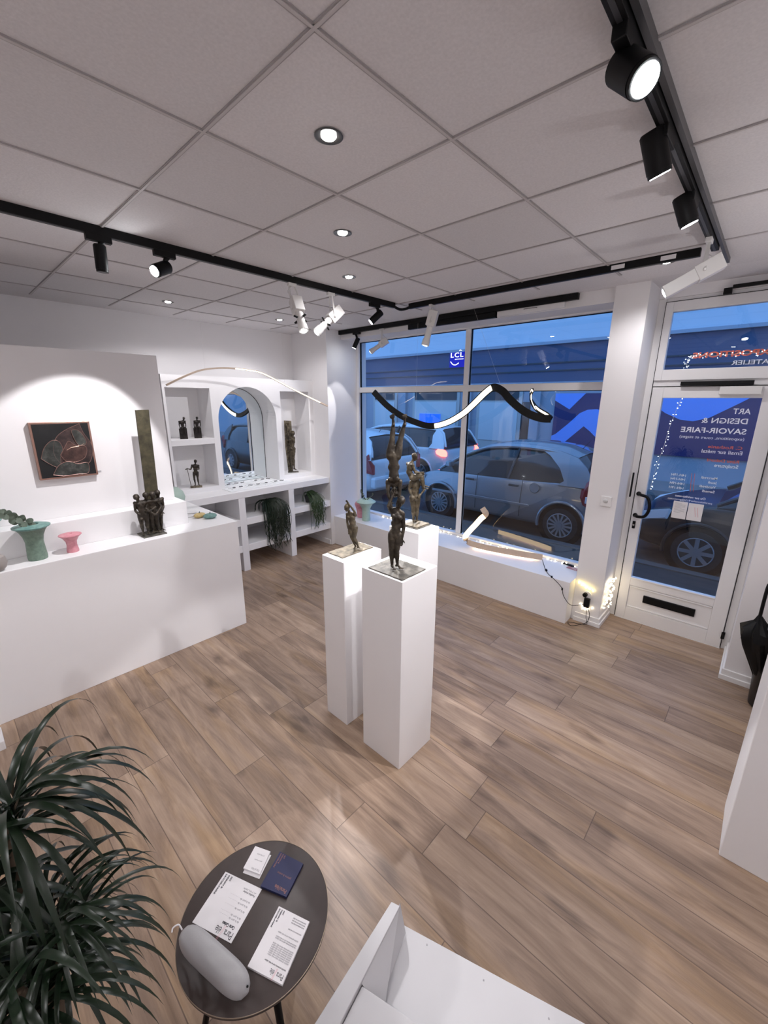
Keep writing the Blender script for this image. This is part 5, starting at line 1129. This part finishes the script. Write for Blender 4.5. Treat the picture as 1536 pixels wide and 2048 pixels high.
# ------------------------------------------------------------------ cars
def car(name, label, xs, y_rear, sgn, paint, L=3.85, Wd=1.67, Hc=1.50, prof=None, det=True, tail_on=False, fw=3.10, rw=.60):
    """xs: near side x ; car extends away; sgn=+1 nose towards +y"""
    t = thing(name, label, 'car', (xs + Wd / 2, y_rear + sgn * L / 2, GZ)); cx = xs + Wd / 2
    k = L / 3.85; kh = Hc / 1.50
    M_TINT = mat('tinted_car_glass', (.015, .018, .020), .06); M_TYRE = mat('tyre_rubber', (.015, .015, .016), .8); M_RIM = mat('alloy_rim', (.26, .265, .28), .4, .4); M_TRIM = mat('dark_plastic', (.03, .03, .032), .6)
    M_RED = mat('red_lamp_glass', (.28, .015, .02), .2) if not tail_on else emitter('lit_tail_lamp', (1.0, .12, .10), 2.5)
    def Y(s): return y_rear + sgn * s * k
    def W(a): return a * Wd / 1.67
    #        s     zb    zbelt wl
    low = [(0.00, .32, .80, .62), (0.04, .24, .93, .74), (0.15, .20, .965, .795), (0.40, .19, .975, .825), (0.9, .18, .965, .835), (1.5, .18, .95, .835), (2.2, .18, .93, .832), (2.8, .18, .925, .825), (3.1, .18, .90, .81), (3.4, .19, .83, .78), (3.65, .20, .74, .72), (3.80, .24, .64, .62), (3.85, .32, .52, .50)]
    def ring(y, zb, zt_, wl):
        h_ = zt_ - zb
        half = [(0, zb), (wl - .12, zb), (wl - .03, zb + .06), (wl, zb + h_ * .35), (wl - .003, zb + h_ * .62), (wl - .02, zb + h_ * .86), (wl - .055, zt_ - .01), (wl - .10, zt_), (0, zt_ + .015)]
        full = half + [(-a, z) for a, z in half[-2:0:-1]]
        return [(cx + W(a), y, GZ + z * kh) for a, z in full]
    b = MB(); R_ = [ring(Y(s_), zb, zt_, wl) for s_, zb, zt_, wl in low]; n = len(R_[0]); vs = [p for r in R_ for p in r]
    fs = [(i * n + j, i * n + (j + 1) % n, (i + 1) * n + (j + 1) % n, (i + 1) * n + j) for i in range(len(R_) - 1) for j in range(n)] + [tuple(range(n)), tuple((len(R_) - 1) * n + j for j in range(n))]
    body = b.add(vs, fs).build('body', paint, t, smooth=True)
    md = body.modifiers.new('sub', 'SUBSURF'); md.levels = 1; md.render_levels = 2
    gh = prof or [(.10, .95, .95, .70), (.22, .96, 1.16, .70), (.42, .96, 1.34, .72), (.75, .96, 1.455, .73), (1.2, .95, 1.50, .74), (1.65, .94, 1.50, .74), (2.05, .935, 1.45, .74), (2.45, .93, 1.30, .735), (2.8, .92, 1.10, .73), (3.05, .91, .92, .71)]
    def gring(y, z0, z1, w_, top=False):
        h_ = max(z1 - z0, .004); tw = w_ - .20 * min(1, h_ / .5)
        half = [(0, z0 - .02), (w_ + .045, z0 - .02), (w_ + (tw - w_) * .5 + .03, z0 + h_ * .5), (tw + .02, z1 - h_ * .12), (tw - .08, z1 - h_ * .01), (0, z1 + .02 * min(1, h_ / .3))]
        full = half + [(-a, z) for a, z in half[-2:0:-1]]
        return [(cx + W(a), y, GZ + z * kh) for a, z in full]
    R_ = [gring(Y(s_), a, c_, w_) for s_, a, c_, w_ in gh]; n = len(R_[0]); vs = [p for r in R_ for p in r]
    fs = [(i * n + j, i * n + (j + 1) % n, (i + 1) * n + (j + 1) % n, (i + 1) * n + j) for i in range(len(R_) - 1) for j in range(n)] + [tuple(range(n)), tuple((len(R_) - 1) * n + j for j in range(n))]
    MB().add(vs, fs).build('side_and_rear_glass', M_TINT, t, smooth=True)
    # roof skin
    rr = []
    for s_, a, c_, w_ in gh:
        if c_ < 1.26: continue
        h_ = c_ - a; tw = w_ - .20 * min(1, h_ / .5)
        half = [(tw + .030, c_ - h_ * .13), (tw + .010, c_ - h_ * .05), (tw - .07, c_ + .010), (0, c_ + .030 * min(1, h_ / .3) + .006)]
        rr.append([(cx + W(p), Y(s_), GZ + z * kh) for p, z in half + [(-p, z) for p, z in half[-2::-1]]])
    n = len(rr[0]); vs = [p for r in rr for p in r]; fs = [(i * n + j, i * n + j + 1, (i + 1) * n + j + 1, (i + 1) * n + j) for i in range(len(rr) - 1) for j in range(n - 1)]
    MB().add(vs, fs).build('roof', paint, t, smooth=True, fixn=False)
    # pillars
    for sd_ in (-1, 1):
        pa = []
        for s_, a, c_, w_ in gh:
            h_ = max(c_ - a, .004); tw = w_ - .20 * min(1, h_ / .5); pa.append(V((cx + sd_ * W(tw + .022), Y(s_), GZ + (c_ - h_ * .10) * kh)))
        MB().tube(smoothpath(pa, 3), .030, 8).build('roof_rail_line', paint, t, smooth=True)
        i0 = 4; s1 = gh[i0][0] + .25
        MB().tube([(cx + sd_ * W(.80), Y(s1 + .05), GZ + .93 * kh), (cx + sd_ * W(.70), Y(s1), GZ + 1.22 * kh), (cx + sd_ * W(.57), Y(s1 - .02), GZ + 1.44 * kh)], .020, 8).build('door_pillar', M_TRIM, t, smooth=True)
        # rear quarter skin between side window and hatch
        q = [(.05, .93), (.10, 1.05), (.22, 1.22), (.40, 1.36), (.75, 1.45), (1.1, 1.475), (.86, 1.36), (.64, 1.18), (.52, 1.0), (.62, .93)] if not prof else [(.02, .93), (.06, 1.1), (.16, 1.3), (.34, 1.42), (.40, 1.25), (.36, 1.05), (.42, .93)]
        qv = [V((cx + sd_ * W(.805 - .23 * max(0, (z - .93) / .5)), Y(s_), GZ + z * kh)) for s_, z in q]; qq = qv + [p + V((-sd_ * .03, 0, 0)) for p in qv]; nq = len(q)
        MB().add(qq, [tuple(range(nq)), tuple(range(nq, 2 * nq))] + [(i, (i + 1) % nq, nq + (i + 1) % nq, nq + i) for i in range(nq)]).build('rear_quarter', paint, t, smooth=True)
        # tail lamp
        tl = [(-.015, .78), (.0, .74), (.10, .74), (.20, .80), (.22, .86), (.16, .93), (.10, .93), (.03, .90), (-.01, .85)] if tail_on else [(-.015, .64), (.02, .62), (.16, .66), (.22, .78), (.20, .90), (.13, 1.02), (.10, 1.06), (.05, .93), (-.01, .82)]
        tv = [V((cx + sd_ * W(.80 if s_ > .1 else (.76 if s_ > .03 else .70)), Y(s_) - sgn * .0, GZ + z * kh)) for s_, z in tl]; c0 = V((cx + sd_ * W(.70), Y(.12), GZ + .82 * kh))
        o = V((sd_ * .032, -sgn * .03, 0)); MB().add([p + o for p in tv] + [p - o for p in tv], [tuple(range(9)), tuple(range(9, 18))] + [(i, (i + 1) % 9, 9 + (i + 1) % 9, 9 + i) for i in range(9)]).build('tail_lamp', M_RED, t, bevel=.01)
        if det: MB().obox((cx + sd_ * W(.834), Y(.075), GZ + .76 * kh), (0, 1, 0), (1, 0, 0), (0, 0, 1), .055, .012, .05).build('reversing_lamp', mat('clear_lamp', (.65, .66, .70), .15), t, bevel=.01)
        hl = [(3.42, .80), (3.74, .68), (3.80, .60), (3.72, .56), (3.45, .66)]
        hv = [V((cx + sd_ * W(.775 - .5 * (s_ - 3.4) ** 1.2), Y(s_), GZ + z * kh)) for s_, z in hl]; o = V((sd_ * .012, sgn * .015, .01))
        MB().add([p + o for p in hv] + [p - o for p in hv], [tuple(range(5)), tuple(range(5, 10))] + [(i, (i + 1) % 5, 5 + (i + 1) % 5, 5 + i) for i in range(5)]).build('headlamp', mat('clear_lamp', (.65, .66, .70), .15), t, bevel=.006)
        # wheels and arches
        for s_ in (rw, fw):
            yc = Y(s_); xo = cx + sd_ * W(.835); R0 = .292 * kh
            MB().tube([(xo - sd_ * .05, yc, GZ + .28), (xo + sd_ * .006, yc, GZ + .28)], .355 * kh, 32).build('wheel_housing', M_BLACK, t)
            MB().tube([(xo + sd_ * .008 , yc + .372 * kh * math.cos(a * PI / 16), GZ + .285 + .372 * kh * math.sin(a * PI / 16)) for a in range(-1, 18)], .024, 8).build('arch_lip', paint, t, smooth=True)
            wh = MB(); wh.tube([(xo - sd_ * .12, yc, GZ + R0), (xo - sd_ * .01, yc, GZ + R0), (xo + sd_ * .012, yc, GZ + R0), (xo + sd_ * .014, yc, GZ + R0)], [R0, R0, R0 * .93, R0 * .68], 32)
            wh = wh.build('wheel', M_TYRE, t, smooth=True)
            MB().tube([(xo + sd_ * .010, yc, GZ + R0), (xo + sd_ * .016, yc, GZ + R0)], R0 * .66, 32).build('rim_disc', M_TRIM, wh)
            sp = MB()
            for a in range(14 if det else 8):
                q = 2 * PI * a / (14 if det else 8); d1 = V((0, math.cos(q), math.sin(q))); c0 = V((xo + sd_ * .020, yc, GZ + R0))
                sp.obox(c0 + d1 * R0 * .40, d1, d1.cross(V((1, 0, 0))), (1, 0, 0), R0 * .26, R0 * (.05 if det else .08), .006)
            sp.tube([(xo + sd_ * .016, yc, GZ + R0), (xo + sd_ * .030, yc, GZ + R0)], R0 * .15, 16)
            sp.tube([(xo + sd_ * .020, yc + R0 * .655 * math.cos(a * PI / 16), GZ + R0 + R0 * .655 * math.sin(a * PI / 16)) for a in range(33)], .008, 6)
            sp.build('rim_spokes', M_RIM, wh, smooth=True)
        if det:
            xo = cx + sd_ * W(.838)
            for s_ in (1.22, 2.12): MB().tube([(xo - .004, Y(s_), GZ + .30), (xo + sd_ * .001, Y(s_), GZ + .60), (xo - sd_ * .006, Y(s_ - .02), GZ + .92)], .0045, 5).build('door_seam', M_BLACK, t)
            for s_ in (1.36, 2.26): MB().obox((xo + sd_ * .012, Y(s_), GZ + .80), (0, 1, 0), (1, 0, 0), (0, 0, 1), .085, .014, .018).build('door_handle', M_TRIM, t, bevel=.008)
            MB().obox((xo + sd_ * .004, Y(2.1), GZ + .50), (0, 1, 0), (1, 0, 0), (0, 0, 1), .95, .010, .022).build('side_strip', M_TRIM if False else paint, t, bevel=.006)
            MB().tube([(xo - sd_ * .002, Y(.98), GZ + .80), (xo + sd_ * .004, Y(.98), GZ + .80)], .075, 24).build('fuel_flap', paint, t, bevel=.003)
            MB().tube([(xo - sd_ * .001, Y(.98) + .078 * math.cos(a * PI / 12), GZ + .80 + .078 * math.sin(a * PI / 12)) for a in range(25)], .003, 5).build('flap_gap', M_BLACK, t)
            MB().obox((xo - sd_ * .02, Y(2.75), GZ + 1.02), (0, 1, 0), (1, 0, 0), (0, 0, 1), .05, .08, .05).build('wing_mirror', paint, t, bevel=.02)
    MB().box(cx - W(.74), cx + W(.74), min(Y(-.05), Y(.10)), max(Y(-.05), Y(.10)), GZ + .30, GZ + .56).build('rear_bumper', paint, t, bevel=.05)
    MB().box(cx - .26, cx + .26, min(Y(-.058), Y(-.048)), max(Y(-.058), Y(-.048)), GZ + .42, GZ + .53).build('number_plate', mat('plate_white', (.7, .7, .68), .4), t, bevel=.004)
    MB().tube([(cx, Y(.55), GZ + 1.44 * kh), (cx, Y(.42), GZ + 1.60 * kh)], [.006, .002], 6).build('aerial', M_BLACK, t)
    return t
M_SIL = mat('silver_car_paint', (.25, .26, .28), .28, .6, coat=1.0); M_WCAR = mat('white_car_paint', (.62, .64, .66), .3, 0, coat=.6); M_DCAR = mat('black_car_paint', (.008, .009, .011), .3, 0, coat=.15)
car('parked_hatchback', 'silver rounded hatchback parked right outside the shop window', 5.50, .70, 1, M_SIL, 3.50, 1.67, 1.44, None, True, False, 2.95, .48)
pw = [(.06, .95, .98, .70), (.16, .96, 1.20, .70), (.34, .96, 1.38, .72), (.7, .96, 1.45, .73), (1.2, .95, 1.47, .74), (1.65, .94, 1.46, .74), (2.1, .935, 1.40, .74), (2.5, .93, 1.25, .735), (2.8, .92, 1.07, .73), (3.0, .91, .92, .71)]
car('parked_hatchback', 'white hatchback parked ahead, its rear behind the left window pane', 5.20, 4.95, 1, M_WCAR, 4.0, 1.75, 1.48, pw, False)
car('estate_car', 'white estate car with lit red tail lamps driving in the street', 7.9, 5.0, 1, M_WCAR, 4.6, 1.80, 1.50, [(.02, .95, .98, .70), (.10, .96, 1.20, .71), (.22, .96, 1.40, .72), (.6, .96, 1.46, .73), (1.2, .95, 1.48, .74), (1.8, .94, 1.47, .74), (2.2, .935, 1.40, .74), (2.55, .93, 1.25, .735), (2.85, .92, 1.07, .73), (3.05, .91, .92, .71)], False, True)
car('dark_car', 'black car parked nose-in behind the glass of the door', 5.50, -3.95, 1, M_DCAR, 4.2, 1.75, 1.45, pw, False)
